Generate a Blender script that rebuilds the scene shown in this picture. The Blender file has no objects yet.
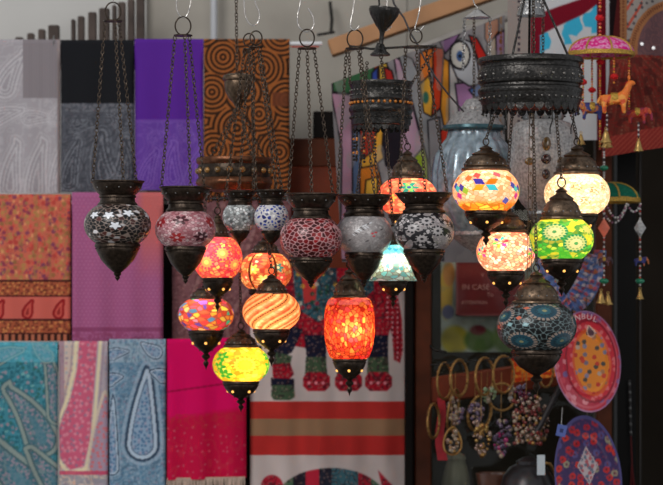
import bpy, math, random
import numpy as np
from mathutils import Vector

R = random.Random(7)
NR = np.random.RandomState(11)
PI = math.pi
SC = bpy.context.scene
COL = SC.collection

# ------------------------------------------------------------------ camera geometry
D, K, ZH, HY = 5.0, 0.0021, 1.5, 300.0      # distance to the lantern plane, metres per pixel there, eye height, horizon row


def sc(Y):
    return K * (D + Y) / D


def P(px, py, Y):
    s = sc(Y)
    return Vector(((px - 331.5) * s, Y, ZH + (HY - py) * s))


cam_d = bpy.data.cameras.new('camera')
cam = bpy.data.objects.new('camera', cam_d)
COL.objects.link(cam)
cam.location = (0, -D, ZH)
cam.rotation_euler = (PI / 2, 0, 0)
cam_d.sensor_width = 36
cam_d.lens = 36 * D / (663 * K)
cam_d.shift_y = (HY - 242.5) / 663
cam_d.dof.use_dof = True
cam_d.dof.focus_distance = D - 0.02
cam_d.dof.aperture_fstop = 4.2
SC.camera = cam
SC.view_settings.view_transform = 'Standard'
SC.view_settings.look = 'None'
SC.cycles.use_denoising = True
SC.cycles.max_bounces = 6
SC.cycles.sample_clamp_indirect = 4.0


# ------------------------------------------------------------------ colour helpers
def lin1(c):
    c = np.asarray(c, dtype=float) / 255.0
    return np.where(c <= 0.04045, c / 12.92, ((c + 0.055) / 1.055) ** 2.4)


def lin(c):
    return tuple(float(x) for x in lin1(c))


# ------------------------------------------------------------------ materials
MATS = {}


def nodes_of(name):
    m = bpy.data.materials.new(name)
    m.use_nodes = True
    nt = m.node_tree
    return m, nt, nt.nodes, nt.links, nt.nodes['Principled BSDF']


def plain(name, rgb, rough=0.6, metal=0.0, var=0.25, scale=40.0, bump=0.0, spec=0.5, emit=None, estr=0.0, coat=0.0):
    if name in MATS:
        return MATS[name]
    m, nt, N, L, b = nodes_of(name)
    tc = N.new('ShaderNodeTexCoord')
    nz = N.new('ShaderNodeTexNoise')
    nz.inputs['Scale'].default_value = scale
    nz.inputs['Detail'].default_value = 4
    L.new(tc.outputs['Object'], nz.inputs['Vector'])
    rp = N.new('ShaderNodeValToRGB')
    c = lin1(rgb)
    rp.color_ramp.elements[0].position = 0.3
    rp.color_ramp.elements[1].position = 0.7
    rp.color_ramp.elements[0].color = (*[float(x) for x in c * (1 - var)], 1)
    rp.color_ramp.elements[1].color = (*[float(min(1, x)) for x in c * (1 + var)], 1)
    L.new(nz.outputs['Fac'], rp.inputs['Fac'])
    L.new(rp.outputs['Color'], b.inputs['Base Color'])
    b.inputs['Roughness'].default_value = rough
    b.inputs['Metallic'].default_value = metal
    b.inputs['Specular IOR Level'].default_value = spec
    b.inputs['Coat Weight'].default_value = coat
    if emit is not None:
        b.inputs['Emission Color'].default_value = (*lin(emit), 1)
        b.inputs['Emission Strength'].default_value = estr
    if bump:
        bp = N.new('ShaderNodeBump')
        bp.inputs['Strength'].default_value = bump
        bp.inputs['Distance'].default_value = 0.004
        L.new(nz.outputs['Fac'], bp.inputs['Height'])
        L.new(bp.outputs['Normal'], b.inputs['Normal'])
    MATS[name] = m
    return m


def painted(name, rough=0.85, weave=0.0, coat=0.0, spec=0.3, sheen=0.0, metal=0.0):
    if name in MATS:
        return MATS[name]
    m, nt, N, L, b = nodes_of(name)
    at = N.new('ShaderNodeAttribute')
    at.attribute_name = 'Col'
    L.new(at.outputs['Color'], b.inputs['Base Color'])
    b.inputs['Roughness'].default_value = rough
    b.inputs['Specular IOR Level'].default_value = spec
    b.inputs['Coat Weight'].default_value = coat
    b.inputs['Sheen Weight'].default_value = sheen
    b.inputs['Metallic'].default_value = metal
    if weave:
        tc = N.new('ShaderNodeTexCoord')
        nz = N.new('ShaderNodeTexNoise')
        nz.inputs['Scale'].default_value = 260
        L.new(tc.outputs['Object'], nz.inputs['Vector'])
        bp = N.new('ShaderNodeBump')
        bp.inputs['Strength'].default_value = weave
        bp.inputs['Distance'].default_value = 0.002
        L.new(nz.outputs['Fac'], bp.inputs['Height'])
        L.new(bp.outputs['Normal'], b.inputs['Normal'])
    MATS[name] = m
    return m


def lit_glass():
    if 'lit_mosaic' in MATS:
        return MATS['lit_mosaic']
    m, nt, N, L, b = nodes_of('lit_mosaic')
    at = N.new('ShaderNodeAttribute')
    at.attribute_name = 'Col'
    tr = N.new('ShaderNodeBsdfTranslucent')
    L.new(at.outputs['Color'], tr.inputs['Color'])
    L.new(at.outputs['Color'], b.inputs['Base Color'])
    b.inputs['Roughness'].default_value = 0.2
    mx = N.new('ShaderNodeMixShader')
    mx.inputs[0].default_value = 0.72
    L.new(b.outputs[0], mx.inputs[1])
    L.new(tr.outputs[0], mx.inputs[2])
    L.new(mx.outputs[0], N['Material Output'].inputs['Surface'])
    MATS['lit_mosaic'] = m
    return m


def glass_pane():
    m, nt, N, L, b = nodes_of('window_glass')
    t = N.new('ShaderNodeBsdfTransparent')
    t.inputs['Color'].default_value = (0.82, 0.85, 0.82, 1)
    g = N.new('ShaderNodeBsdfGlossy')
    g.inputs['Roughness'].default_value = 0.05
    nz = N.new('ShaderNodeTexNoise')
    nz.inputs['Scale'].default_value = 6
    f = N.new('ShaderNodeMath')
    f.operation = 'MULTIPLY'
    f.inputs[1].default_value = 0.03
    L.new(nz.outputs['Fac'], f.inputs[0])
    mx = N.new('ShaderNodeMixShader')
    L.new(f.outputs[0], mx.inputs[0])
    L.new(t.outputs[0], mx.inputs[1])
    L.new(g.outputs[0], mx.inputs[2])
    L.new(mx.outputs[0], N['Material Output'].inputs['Surface'])
    return m


BRONZE = plain('dark_bronze', (62, 52, 44), 0.34, 0.85, 0.45, 120, 0.3)
BRONZE_W = plain('worn_bronze', (104, 86, 70), 0.36, 0.85, 0.5, 120, 0.3)
BLACKMETAL = plain('blackened_metal', (62, 60, 58), 0.24, 0.8, 0.5, 150, 0.4)
COPPER = plain('aged_copper', (112, 72, 50), 0.36, 0.85, 0.4, 90, 0.3)
CHAIN = plain('chain_metal', (84, 72, 62), 0.4, 0.8, 0.3, 200)
SILVER = plain('bright_wire', (205, 200, 195), 0.25, 0.9, 0.15, 100)
TIN = plain('tin_silver', (150, 150, 150), 0.3, 0.85, 0.35, 140, 0.5)
EMBOSS = plain('worn_dark_metal', (120, 116, 112), 0.25, 0.85, 0.3, 160)
DULLSILVER = plain('dull_silver', (168, 164, 162), 0.42, 0.45, 0.45, 160, 0.6)
BLUESILVER = plain('bluish_metal', (168, 184, 194), 0.25, 0.6, 0.4, 60, 0.4)
GOLD = plain('gold_metal', (172, 132, 78), 0.36, 0.8, 0.3, 140)
BRASS = plain('brass', (196, 160, 96), 0.3, 0.85, 0.2, 120)
GOLDTRIM = plain('gold_braid', (190, 150, 60), 0.4, 0.4, 0.4, 300, 0.5)
HOLE = plain('glowing_hole', (255, 190, 90), 0.5, 0, 0.05, 20, emit=(255, 180, 90), estr=1.3)
HOLE_R = plain('glowing_red_hole', (255, 90, 50), 0.5, 0, 0.05, 20, emit=(255, 110, 60), estr=1.2)
RUST = plain('red_brown_inside', (120, 60, 44), 0.6, 0.2, 0.3, 60)
AMBER = plain('amber_bead', (215, 130, 40), 0.2, 0.0, 0.35, 200, coat=0.5)
REDSTONE = plain('dark_stone', (60, 32, 22), 0.15, 0, 0.4, 80, coat=0.8)
BROWNSTONE = plain('brown_stone', (120, 88, 40), 0.15, 0, 0.4, 80, coat=0.8)
REDWOOL = plain('red_wool', (205, 24, 28), 0.9, 0, 0.35, 300, 0.6)
REDBEAD = plain('red_bead', (190, 40, 26), 0.3, 0, 0.3, 200, coat=0.4)
ORANGEBEAD = plain('orange_bead', (225, 120, 40), 0.3, 0, 0.3, 200, coat=0.4)
GREENBEAD = plain('green_bead', (20, 130, 95), 0.25, 0, 0.2, 100, coat=0.5)
WHITEBEAD = plain('white_bead', (206, 202, 200), 0.3, 0, 0.1, 100, coat=0.4)
BLACKBEAD = plain('dark_bead', (40, 36, 40), 0.3, 0, 0.3, 100, coat=0.4)
CLOTH = painted('woven_cloth', 0.95, 0.35, sheen=0.0, spec=0.06)
SILK = painted('silky_cloth', 0.8, 0.2, sheen=0.0, spec=0.12)
MOSAIC = painted('mosaic_glass', 0.3, 0, coat=0.3, spec=0.4)
CERAMIC = painted('glazed_ceramic', 0.35, 0, coat=0.1, spec=0.3)
PAPER = painted('printed_paper', 0.7, 0, spec=0.2)
LIT = lit_glass()
GLASS = glass_pane()


# ------------------------------------------------------------------ mesh building
class M:
    def __init__(self):
        self.v, self.f, self.mi = [], [], []

    def add(self, V, F, mi=0):
        b = len(self.v)
        self.v.extend([tuple(map(float, p)) for p in V])
        for f in F:
            self.f.append(tuple(b + int(i) for i in f))
            self.mi.append(mi)

    def lathe(self, prof, seg=48, mi=0, c=(0, 0, 0), caps=True, scallop=None):
        V, F = [], []
        n = len(prof)
        for i in range(seg):
            a = 2 * PI * i / seg
            for r, z in prof:
                V.append((c[0] + r * math.cos(a), c[1] + r * math.sin(a), c[2] + z))
        for i in range(seg):
            j = (i + 1) % seg
            for k in range(n - 1):
                F.append((i * n + k, j * n + k, j * n + k + 1, i * n + k + 1))
        if caps:
            if prof[0][0] > 1e-5:
                F.append([i * n for i in range(seg)])
            if prof[-1][0] > 1e-5:
                F.append([i * n + n - 1 for i in range(seg)][::-1])
        self.add(V, F, mi)

    def tube(self, pts, r, seg=8, mi=0, closed=False, taper=None):
        pts = [Vector(p) for p in pts]
        n = len(pts)
        V, F = [], []
        up = Vector((0.13, 0.3, 0.94)).normalized()
        for i, p in enumerate(pts):
            a = pts[(i - 1) % n] if closed or i > 0 else pts[i]
            b = pts[(i + 1) % n] if closed or i < n - 1 else pts[i]
            t = (b - a).normalized()
            u = t.cross(up)
            if u.length < 0.05:
                u = t.cross(Vector((0, 1, 0)))
            u.normalize()
            w = t.cross(u)
            rr = r if taper is None else r * taper(i / (n - 1))
            for k in range(seg):
                an = 2 * PI * k / seg
                V.append(p + (u * math.cos(an) + w * math.sin(an)) * rr)
        m = n if closed else n - 1
        for i in range(m):
            j = (i + 1) % n
            for k in range(seg):
                l = (k + 1) % seg
                F.append((i * seg + k, i * seg + l, j * seg + l, j * seg + k))
        if not closed:
            F.append(list(range(seg))[::-1])
            F.append([(n - 1) * seg + k for k in range(seg)])
        self.add(V, F, mi)

    def ball(self, c, r, seg=10, rings=7, mi=0, sz=1.0, sy=1.0):
        prof = [(max(1e-5, r * math.sin(PI * k / rings)), -r * sz * math.cos(PI * k / rings)) for k in range(rings + 1)]
        V, F = [], []
        n = rings + 1
        for i in range(seg):
            a = 2 * PI * i / seg
            for q, z in prof:
                V.append((c[0] + q * math.cos(a), c[1] + q * math.sin(a) * sy, c[2] + z))
        for i in range(seg):
            j = (i + 1) % seg
            for k in range(rings):
                F.append((i * n + k, j * n + k, j * n + k + 1, i * n + k + 1))
        self.add(V, F, mi)

    def ring(self, c, R_, r, axis='y', seg=28, ts=8, mi=0, sx=1.0, sz=1.0):
        pts = []
        for i in range(seg):
            a = 2 * PI * i / seg
            x, y = R_ * math.cos(a) * sx, R_ * math.sin(a) * sz
            o = {'y': (x, 0, y), 'z': (x, y, 0), 'x': (0, x, y)}[axis]
            pts.append((c[0] + o[0], c[1] + o[1], c[2] + o[2]))
        self.tube(pts, r, ts, mi, closed=True)

    def box(self, lo, hi, mi=0, bev=0.0):
        x0, y0, z0 = lo
        x1, y1, z1 = hi
        b = bev
        if b <= 0:
            V = [(x, y, z) for x in (x0, x1) for y in (y0, y1) for z in (z0, z1)]
            F = [(0, 1, 3, 2), (4, 6, 7, 5), (0, 4, 5, 1), (2, 3, 7, 6), (0, 2, 6, 4), (1, 5, 7, 3)]
            self.add(V, F, mi)
            return
        # chamfered prism along z with chamfered ends
        def loop(i, z):
            return [(x0 + i, y0 + b + i, z), (x0 + b + i, y0 + i, z), (x1 - b - i, y0 + i, z), (x1 - i, y0 + b + i, z),
                    (x1 - i, y1 - b - i, z), (x1 - b - i, y1 - i, z), (x0 + b + i, y1 - i, z), (x0 + i, y1 - b - i, z)]
        V = loop(b, z0) + loop(0, z0 + b) + loop(0, z1 - b) + loop(b, z1)
        F = []
        for k in range(3):
            for i in range(8):
                j = (i + 1) % 8
                F.append((k * 8 + i, k * 8 + j, k * 8 + 8 + j, k * 8 + 8 + i))
        F.append(list(range(8))[::-1])
        F.append([24 + i for i in range(8)])
        self.add(V, F, mi)

    def link_chain(self, a, b, L=0.0098, w=0.0032, r=0.00105, mi=0, sag=0.0):
        a, b = Vector(a), Vector(b)
        d = b - a
        n = max(2, int(round(d.length / (L * 0.76))))
        t = d.normalized()
        u0 = t.cross(Vector((0.35, 1, 0.1))).normalized()
        w0 = t.cross(u0)
        seg, ts = 10, 5
        for i in range(n):
            f = (i + 0.5) / n
            c = a + d * f + Vector((0, 0, -sag * 4 * f * (1 - f)))
            tw = (0.5 if i % 2 else -0.35) * PI / 2 + 0.3 * math.sin(i * 1.7)
            u = u0 * math.cos(tw) + w0 * math.sin(tw)
            v = t.cross(u)
            V, F = [], []
            for k in range(seg):
                an = 2 * PI * k / seg
                cx, cy = w * math.cos(an), (L / 2) * math.sin(an)
                nx, ny = math.cos(an), math.sin(an)
                for q in range(ts):
                    bn = 2 * PI * q / ts
                    p = c + u * (cx + nx * r * math.cos(bn)) + t * (cy + ny * r * math.cos(bn)) + v * (r * math.sin(bn))
                    V.append(p)
            for k in range(seg):
                k2 = (k + 1) % seg
                for q in range(ts):
                    q2 = (q + 1) % ts
                    F.append((k * ts + q, k2 * ts + q, k2 * ts + q2, k * ts + q2))
            self.add(V, F, mi)


def finish(me, mats, angle=42):
    for m in mats:
        me.materials.append(m)
    me.polygons.foreach_set('use_smooth', np.ones(len(me.polygons), dtype=bool))
    try:
        me.set_sharp_from_angle(angle=math.radians(angle))
    except Exception:
        pass
    me.update()


def link(name, me, parent=None, label=None):
    o = bpy.data.objects.new(name, me)
    COL.objects.link(o)
    if parent is not None:
        o.parent = parent
    if label:
        o['label'] = label
    return o


def obj(name, m, mats, parent=None, label=None, angle=42):
    mats = mats if isinstance(mats, (list, tuple)) else [mats]
    me = bpy.data.meshes.new(name)
    me.from_pydata(m.v, [], m.f)
    me.polygons.foreach_set('material_index', np.array(m.mi, dtype=np.int32))
    finish(me, mats, angle)
    return link(name, me, parent, label)


def sheet(name, V, C, mat, parent=None, wrap=False, label=None, thick=0.0):
    """a painted grid: V (ny,nx,3) points, C (ny,nx,3) linear colours"""
    ny, nx = V.shape[:2]
    idx = np.arange(ny * nx).reshape(ny, nx)
    if wrap:
        nxt = np.roll(idx, -1, axis=1)
        q = np.stack([idx[:-1], nxt[:-1], nxt[1:], idx[1:]], -1).reshape(-1, 4)
    else:
        q = np.stack([idx[:-1, :-1], idx[:-1, 1:], idx[1:, 1:], idx[1:, :-1]], -1).reshape(-1, 4)
    me = bpy.data.meshes.new(name)
    me.from_pydata(V.reshape(-1, 3).tolist(), [], q.tolist())
    at = me.attributes.new('Col', 'FLOAT_COLOR', 'POINT')
    rgba = np.ones((ny * nx, 4), dtype=np.float32)
    rgba[:, :3] = np.clip(C.reshape(-1, 3), 0, 1)
    at.data.foreach_set('color', rgba.ravel())
    finish(me, [mat], 180)
    o = link(name, me, parent, label)
    return o


def tag(o, label, cat, group=None):
    o['label'] = label
    o['category'] = cat
    if group:
        o['group'] = group
    return o


def struct(o):
    o['kind'] = 'structure'
    return o


class T:
    """a thing: an Empty at its base; parts are given in photo pixels at depth Y"""

    def __init__(self, name, label, cat, px, py, Y, group=None):
        self.o = bpy.data.objects.new(name, None)
        COL.objects.link(self.o)
        self.O = P(px, py, Y)
        self.o.location = self.O
        self.o.empty_display_size = 0.02
        tag(self.o, label, cat, group)
        self.px, self.py, self.Y, self.s = px, py, Y, sc(Y)

    def L(self, px, py, Y=None):
        return P(px, py, self.Y if Y is None else Y) - self.O

    def z(self, py):
        return (self.py - py) * self.s

    def prof(self, pts):
        return [(max(1e-5, r * self.s), self.z(y)) for r, y in pts]

    def part(self, name, m, mats, parent=None, label=None, angle=42):
        return obj(name, m, mats, parent or self.o, label, angle)


# ------------------------------------------------------------------ 2-D painting helpers (arrays in photo pixels)
def frac(x):
    return x - np.floor(x)


def vn(X, Y, scale, seed=0):
    rs = np.random.RandomState(seed)
    T_ = rs.rand(64, 64)
    x, y = X / scale, Y / scale
    xi, yi = np.floor(x).astype(int), np.floor(y).astype(int)
    fx, fy = x - xi, y - yi
    fx, fy = fx * fx * (3 - 2 * fx), fy * fy * (3 - 2 * fy)
    g = lambda a, b: T_[b % 64, a % 64]
    return (g(xi, yi) * (1 - fx) + g(xi + 1, yi) * fx) * (1 - fy) + (g(xi, yi + 1) * (1 - fx) + g(xi + 1, yi + 1) * fx) * fy


def cells(X, Y, scale, seed=0):
    rs = np.random.RandomState(seed)
    JX, JY, H = rs.rand(64, 64), rs.rand(64, 64), rs.rand(64, 64)
    x, y = X / scale, Y / scale
    xi, yi = np.floor(x).astype(int), np.floor(y).astype(int)
    d1 = np.full(X.shape, 9.0)
    d2 = np.full(X.shape, 9.0)
    h = np.zeros(X.shape)
    for a in (-1, 0, 1):
        for b in (-1, 0, 1):
            u, v = xi + a, yi + b
            d = np.hypot(u + JX[v % 64, u % 64] * .8 + .1 - x, v + JY[v % 64, u % 64] * .8 + .1 - y)
            n = d < d1
            d2 = np.where(n, d1, np.minimum(d2, d))
            h = np.where(n, H[v % 64, u % 64], h)
            d1 = np.where(n, d, d1)
    return d1 * scale, d2 * scale, h


class Can:
    """a canvas over pixel arrays; put(mask, colour, strength)"""

    def __init__(self, X, Y, base):
        self.X, self.Y = X, Y
        self.c = np.ones(X.shape + (3,)) * np.asarray(base, float)

    def put(self, m, col, a=1.0):
        m = np.clip(np.asarray(m, float) * a, 0, 1)[..., None]
        self.c = self.c * (1 - m) + np.asarray(col, float) * m

    def pal(self, m, h, cols, a=1.0):
        cols = np.asarray(cols, float)
        k = np.clip((h * len(cols)).astype(int), 0, len(cols) - 1)
        self.put(m, cols[k], a)

    def shade(self, f):
        self.c = self.c * f[..., None]

    def lin(self, gain=1.0):
        return lin1(np.clip(self.c, 0, 255)) * gain


def soft(d, w=0.6):
    return np.clip(0.5 - d / (2 * w), 0, 1)


def paisley(X, Y, cx, cy, h, w, ang=0.0, bend=0.0):
    """a teardrop with a curled tip: 0 at the heart of its round end, 1 on its outline, above 1 outside"""
    c, s = math.cos(ang), math.sin(ang)
    x = (X - cx) * c + (Y - cy) * s
    y = -(X - cx) * s + (Y - cy) * c
    R0 = w / 2
    d = np.full(X.shape, 1e9)
    for t in np.linspace(0, 1, 30):
        ax = bend * t ** 2 - bend * 1.1 * max(0, t - .78) / .22 * .55
        ay = (h / 2 - R0) - t * (h - R0) + (h * .10 * max(0, t - .8) / .2)
        r = R0 * (1 - t) ** .85 * (1 + .5 * t * (1 - t)) + .05 * R0
        d = np.minimum(d, np.hypot(x - ax, y - ay) - r)
    return (d + R0) / R0


def inside(X, Y, pts):
    pts = [(float(a), float(b)) for a, b in pts]
    n = len(pts)
    ins = np.zeros(X.shape, bool)
    dist = np.full(X.shape, 1e9)
    for i in range(n):
        (x0, y0), (x1, y1) = pts[i], pts[(i + 1) % n]
        cond = ((y0 > Y) != (y1 > Y))
        with np.errstate(divide='ignore', invalid='ignore'):
            xx = (x1 - x0) * (Y - y0) / ((y1 - y0) if y1 != y0 else 1e-9) + x0
        ins ^= cond & (X < xx)
        dx, dy = x1 - x0, y1 - y0
        l2 = dx * dx + dy * dy + 1e-9
        t = np.clip(((X - x0) * dx + (Y - y0) * dy) / l2, 0, 1)
        dist = np.minimum(dist, np.hypot(X - x0 - t * dx, Y - y0 - t * dy))
    return ins, dist


def poly(can, pts, col, line=None, lw=0.8):
    ins, d = inside(can.X, can.Y, pts)
    can.put(soft(np.where(ins, -d, d)), col)
    if line is not None:
        can.put(soft(d - lw), line)


def contour(X, Y, scale, n, seed, width=0.35):
    v = vn(X, Y, scale, seed) * 0.7 + vn(X, Y, scale * .5, seed + 1) * 0.3
    return np.abs(frac(v * n) - .5) * 2 < width


# ------------------------------------------------------------------ cloth over a rail
def drape(name, label, cat, x0, y0, x1, y1, Y, paint, group=None, over=True, fold=1.0, mat=None, back=26, seed=1, slope=0.0, gain=1.0, step=0.8, wave=None, corners=None):
    nx = int((x1 - x0) / step) + 1
    u = np.linspace(x0, x1, nx)
    rr = 4.0
    nf = int((y1 - y0) / step) + 1
    ys = list(np.linspace(y1, y0 + (rr if over else 0), nf))
    dy = [0.0] * nf
    if over:
        for a in np.linspace(0, PI, 12)[1:]:
            ys.append(y0 + rr - rr * math.sin(a))
            dy.append(rr - rr * math.cos(a))
        for b in np.linspace(0, back, 14)[1:]:
            ys.append(y0 + rr + b)
            dy.append(2 * rr)
    ys, dy = np.array(ys), np.array(dy)
    X, Yp = np.meshgrid(u, ys)
    s = sc(Y)
    Dp = np.repeat(dy[:, None], nx, 1) * s
    frnt = np.clip((Yp - y0) / max(1, y1 - y0), 0, 1) * (Dp <= 1e-9)
    edge = np.minimum(X - x0, x1 - X)
    Dp = Dp + np.where(Dp <= 1e-9, 0.010 * np.exp(-edge / 1.8) * np.clip((Yp - y0 - 12) / 14, 0, 1), 0)
    Dp = Dp - fold * 0.010 * frnt ** .7 * (vn(X + seed * 37, Yp * .08, 17, seed) - .5) - fold * 0.004 * frnt * np.sin(X / 5.0 + seed)
    Xs = X
    Ys = Yp + slope * (X - x0)
    if wave is not None:
        Dp = Dp + wave(X, Yp)
    V = np.stack([(Xs - 331.5) * s, Y + Dp, ZH + (HY - Ys) * s], -1)
    C = paint(X, np.where(dy[:, None] > rr, y0, Yp)) * gain
    O = np.array(P((x0 + x1) / 2, y1, Y))
    o = sheet(name, V - O, C, mat or CLOTH)
    o.location = O
    tag(o, label, cat, group)
    return o


WHITE_LEVEL = 1.0      # photo colour -> albedo gain for things lit from the front

# ================================================================== THE SETTING
PLASTER = plain('weathered_plaster', (206, 204, 200), 0.95, 0, 0.08, 2.2, 0.15, spec=.1)
PLASTER_D = plain('beige_plaster', (172, 166, 156), 0.95, 0, 0.14, 5.0, 0.15, spec=.1)
DARKWOOD = plain('dark_stained_wood', (82, 40, 22), 0.5, 0, 0.35, 14, 0.2, spec=.15)
REDWOOD = plain('red_brown_wood', (116, 50, 28), 0.5, 0, 0.3, 12, 0.2, spec=.2)
BLACKWOOD_SHADE = plain('near_black_wood_and_shade', (18, 13, 11), 0.6, 0, 0.3, 14, spec=.1)
GREYWOOD = plain('old_grey_brown_wood', (80, 68, 62), 0.85, 0, 0.35, 14, 0.3)
PALEWOOD = plain('pale_pine_wood', (176, 128, 88), 0.7, 0, 0.16, 10, 0.2)
INTERIOR = plain('dim_shop_wall', (58, 52, 46), 0.95, 0, 0.5, 1.6, spec=.05)
DARKIN = plain('dark_interior', (34, 27, 24), 0.9, 0, 0.4, 3)
PAVING = plain('stone_paving', (120, 116, 110), 0.9, 0, 0.2, 3)
PIPE = plain('grey_white_pipe', (190, 192, 196), 0.5, 0, 0.06, 5)


def slab(name, p0, p1, mat, bev=0.0):
    m = M()
    m.box(p0, p1, 0, bev)
    return struct(obj(name, m, mat))


yw = 1.25
xa, xb = P(-420, 0, yw).x, P(146, 0, yw).x
slab('wall_left', (xa, yw, 0), (xb, yw + .15, 3.0), PLASTER)
xc = P(407, 0, yw).x
slab('wall_back', (xb, yw + 0.03, 0), (xc, yw + .18, 3.0), PLASTER_D)
slab('wall_shop_back', (xc, 2.6, 0), (P(760, 0, 2.6).x, 2.7, 3.0), INTERIOR)
slab('wall_shop_side', (P(760, 0, 2.6).x, 0.9, 0), (P(760, 0, 2.6).x + .1, 2.7, 3.0), INTERIOR)
slab('wall_above_door', (xc + .002, yw + .03, P(0, 92, yw).z), (P(520, 0, yw).x, yw + .17, 3.0), PLASTER_D)
slab('wall_shade_slab', (P(60, 0, 1.14).x, 1.13, 0), (P(409, 0, 1.14).x, 1.16, P(0, 204, 1.14).z), BLACKWOOD_SHADE)  # near-black slab added to stand for the shaded wall seen between shawls
slab('ground', (-2.2, -6.5, -0.05), (2.2, 2.7, 0.0), PAVING)
slab('ceiling', (xc, 0.95, 2.9), (P(760, 0, 2.6).x, 2.7, 3.0), INTERIOR)
# drain conduit on the wall
m = M()
m.tube([P(214, 70, yw - .015), P(214, -60, yw - .015)], .009, 12)
struct(obj('trim_1', m, PIPE))

# pine beam, sloping up to the right
a, b = P(330, 49, 0.98), P(556, -31, 0.98)
m = M()
ln = (b - a).length
m.box((0, -.03, -.021), (ln, .03, .021), 0, .003)
o = obj('wooden_beam', m, PALEWOOD)
o.location = a
o.rotation_euler = (0, -math.atan2(b.z - a.z, b.x - a.x), 0)
struct(o)
o['label'] = 'pale pine beam sloping up under the awning'
# rolled awning tube beneath it
m = M()
m.tube([P(408, 54, .93), P(470, 30, .93), P(520, 12, .93)], .012, 12)
o = obj('awning_roll', m, plain('awning_cloth', (150, 144, 138), .8, 0, .2, 30))
tag(o, 'grey rolled awning tube running under the pale pine beam', 'awning')
o['kind'] = 'structure'

t = T('wall_bracket', 'small dark iron bracket on the wall near the low end of the pine beam', 'bracket', 326, 36, 1.2)
m = M()
m.tube([t.L(317, 35), t.L(326, 33.5), t.L(335, 32)], .004, 8)
m.tube([t.L(331, 33), t.L(332, 20, 1.23), t.L(330, 2, 1.25)], .005, 8)
t.part('hanging_arm', m, BLACKMETAL)

# picket fences above the shawls
def pickets(label, xs):
    t = T('picket_fence', label, 'fence', xs[0][0], 60, 1.12)
    for x0_, x1_, top in xs:
        m = M()
        m.box(t.L(x0_, 70, 1.10), t.L(x1_, top, 1.125), 0, .0025)
        t.part('picket', m, GREYWOOD)
    m = M()
    m.box(t.L(xs[0][0], 64, 1.126), t.L(xs[-1][1], 56, 1.145), 0, .002)
    t.part('rail', m, GREYWOOD)


pickets('low row of weathered brown pickets above the grey shawl', [(15, 24, 38), (27, 35, 34), (38, 46, 30), (48, 60, 26)])
pickets('tall row of weathered brown pickets above the black shawl', [(71, 76, 20), (77.5, 85, 17), (88, 97, 13), (99, 110, 9), (112, 117, 6), (118, 126, 3), (127.5, 135, 0), (136, 145, -4)])

# timber shelving beside the circle-print shawl
t = T('wooden_cabinet', 'red brown wooden cabinet end beside the brown circle-print shawl', 'cabinet', 318, 215, 1.02)
m = M()
lo_ = t.L(288, 215, 1.0)
lo_.z = -t.O.z
m.box(lo_, t.L(352, 168, 1.06), 0, .003)
t.part('lower_board', m, REDWOOD)
m = M()
m.box(t.L(288, 167, 1.01), t.L(352, 140, 1.07), 0, .003)
t.part('upper_board', m, DARKWOOD)
m = M()
m.box(t.L(313, 139, 1.03), t.L(352, 113, 1.09), 0, .003)
t.part('top_block', m, BLACKWOOD_SHADE)

# shop door: stiles and rails, glass, all one door
def door():
    d = bpy.data.objects.new('door_1', None)
    COL.objects.link(d)
    struct(d)
    O = P(412, 485, .8)
    O.z = 0
    d.location = O

    def bx(name, x0, y0, x1, y1, Y0, Y1, mat, rot=0.0, z0=None):
        m = M()
        p, q = P(x0, y0, .8) - O, P(x1, y1, .8) - O
        p.y, q.y = Y0 - .8, Y1 - .8
        if z0 is not None:
            p.z = z0
        c = (p + q) / 2
        m.box(p - c, q - c, 0, .004)
        o = obj(name, m, mat, d)
        o.location = c
        o.rotation_euler = (0, rot, 0)
        return o
    bx('jamb', 405, 485, 413, 88, .76, .86, BLACKWOOD_SHADE, z0=0)
    bx('stile', 414, 485, 431, 88, .78, .84, DARKWOOD, z0=0)
    bx('stile', 596, 485, 612, 60, .80, .86, DARKWOOD, z0=0)
    bx('rail', 428, 392, 598, 366, .79, .83, REDWOOD, -0.14)
    bx('rail', 413, 88, 596, 74, .79, .83, REDWOOD)
    bx('pane', 431, 372, 596, 88, .812, .814, GLASS)
    bx('pane', 431, 600, 596, 392, .812, .814, GLASS)
    m = M()
    m.tube([P(428, 343, .79) - O, P(434, 350, .77) - O, P(446, 352, .77) - O], .003)
    obj('handle', m, BLACKMETAL, d)


door()
slab('trim_2', (P(617, 0, .92).x, .92, 0), (P(636, 0, .92).x, .98, 2.9), plain('black_post', (8, 7, 7), .45, 0, .3, 8, spec=.12))
m = M()
m.tube([P(640, 485, .93), P(640, 120, .93)], .004)
struct(obj('trim_3', m, plain('dark_iron', (50, 46, 44), .4, .5, .2, 20)))


# ================================================================== SHAWLS
def rail(label, x0, x1, y, Y, mats):
    t = T('hanging_rail', label, 'rail', (x0 + x1) / 2, y, Y)
    m = M()
    m.tube([t.L(x0, y), t.L(x1, y)], .0052, 14)
    t.part('rod', m, mats)
    return t


rt = rail('white rod carrying the upper row of shawls', -30, 322, 43.6, .908, plain('white_rod', (222, 222, 224), .4, 0, .04, 5))
m = M()
m.tube([rt.L(291, 46.8), rt.L(319, 46.8)], .0022, 8)
rt.part('red_stripe', m, plain('red_stripe', (176, 72, 60), .5, 0, .1, 20))
m = M()
m.ring(rt.L(54, 42), .012, .0012, 'x', 24, 6, sx=.8, sz=1.3)
rt.part('ring_hook', m, TIN)
rail('rod carrying the coral and mauve shawls', -30, 300, 198.6, .858, BLACKMETAL)
rail('rod carrying the lower row of paisley shawls', -30, 262, 347.6, .808, BLACKMETAL)


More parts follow.
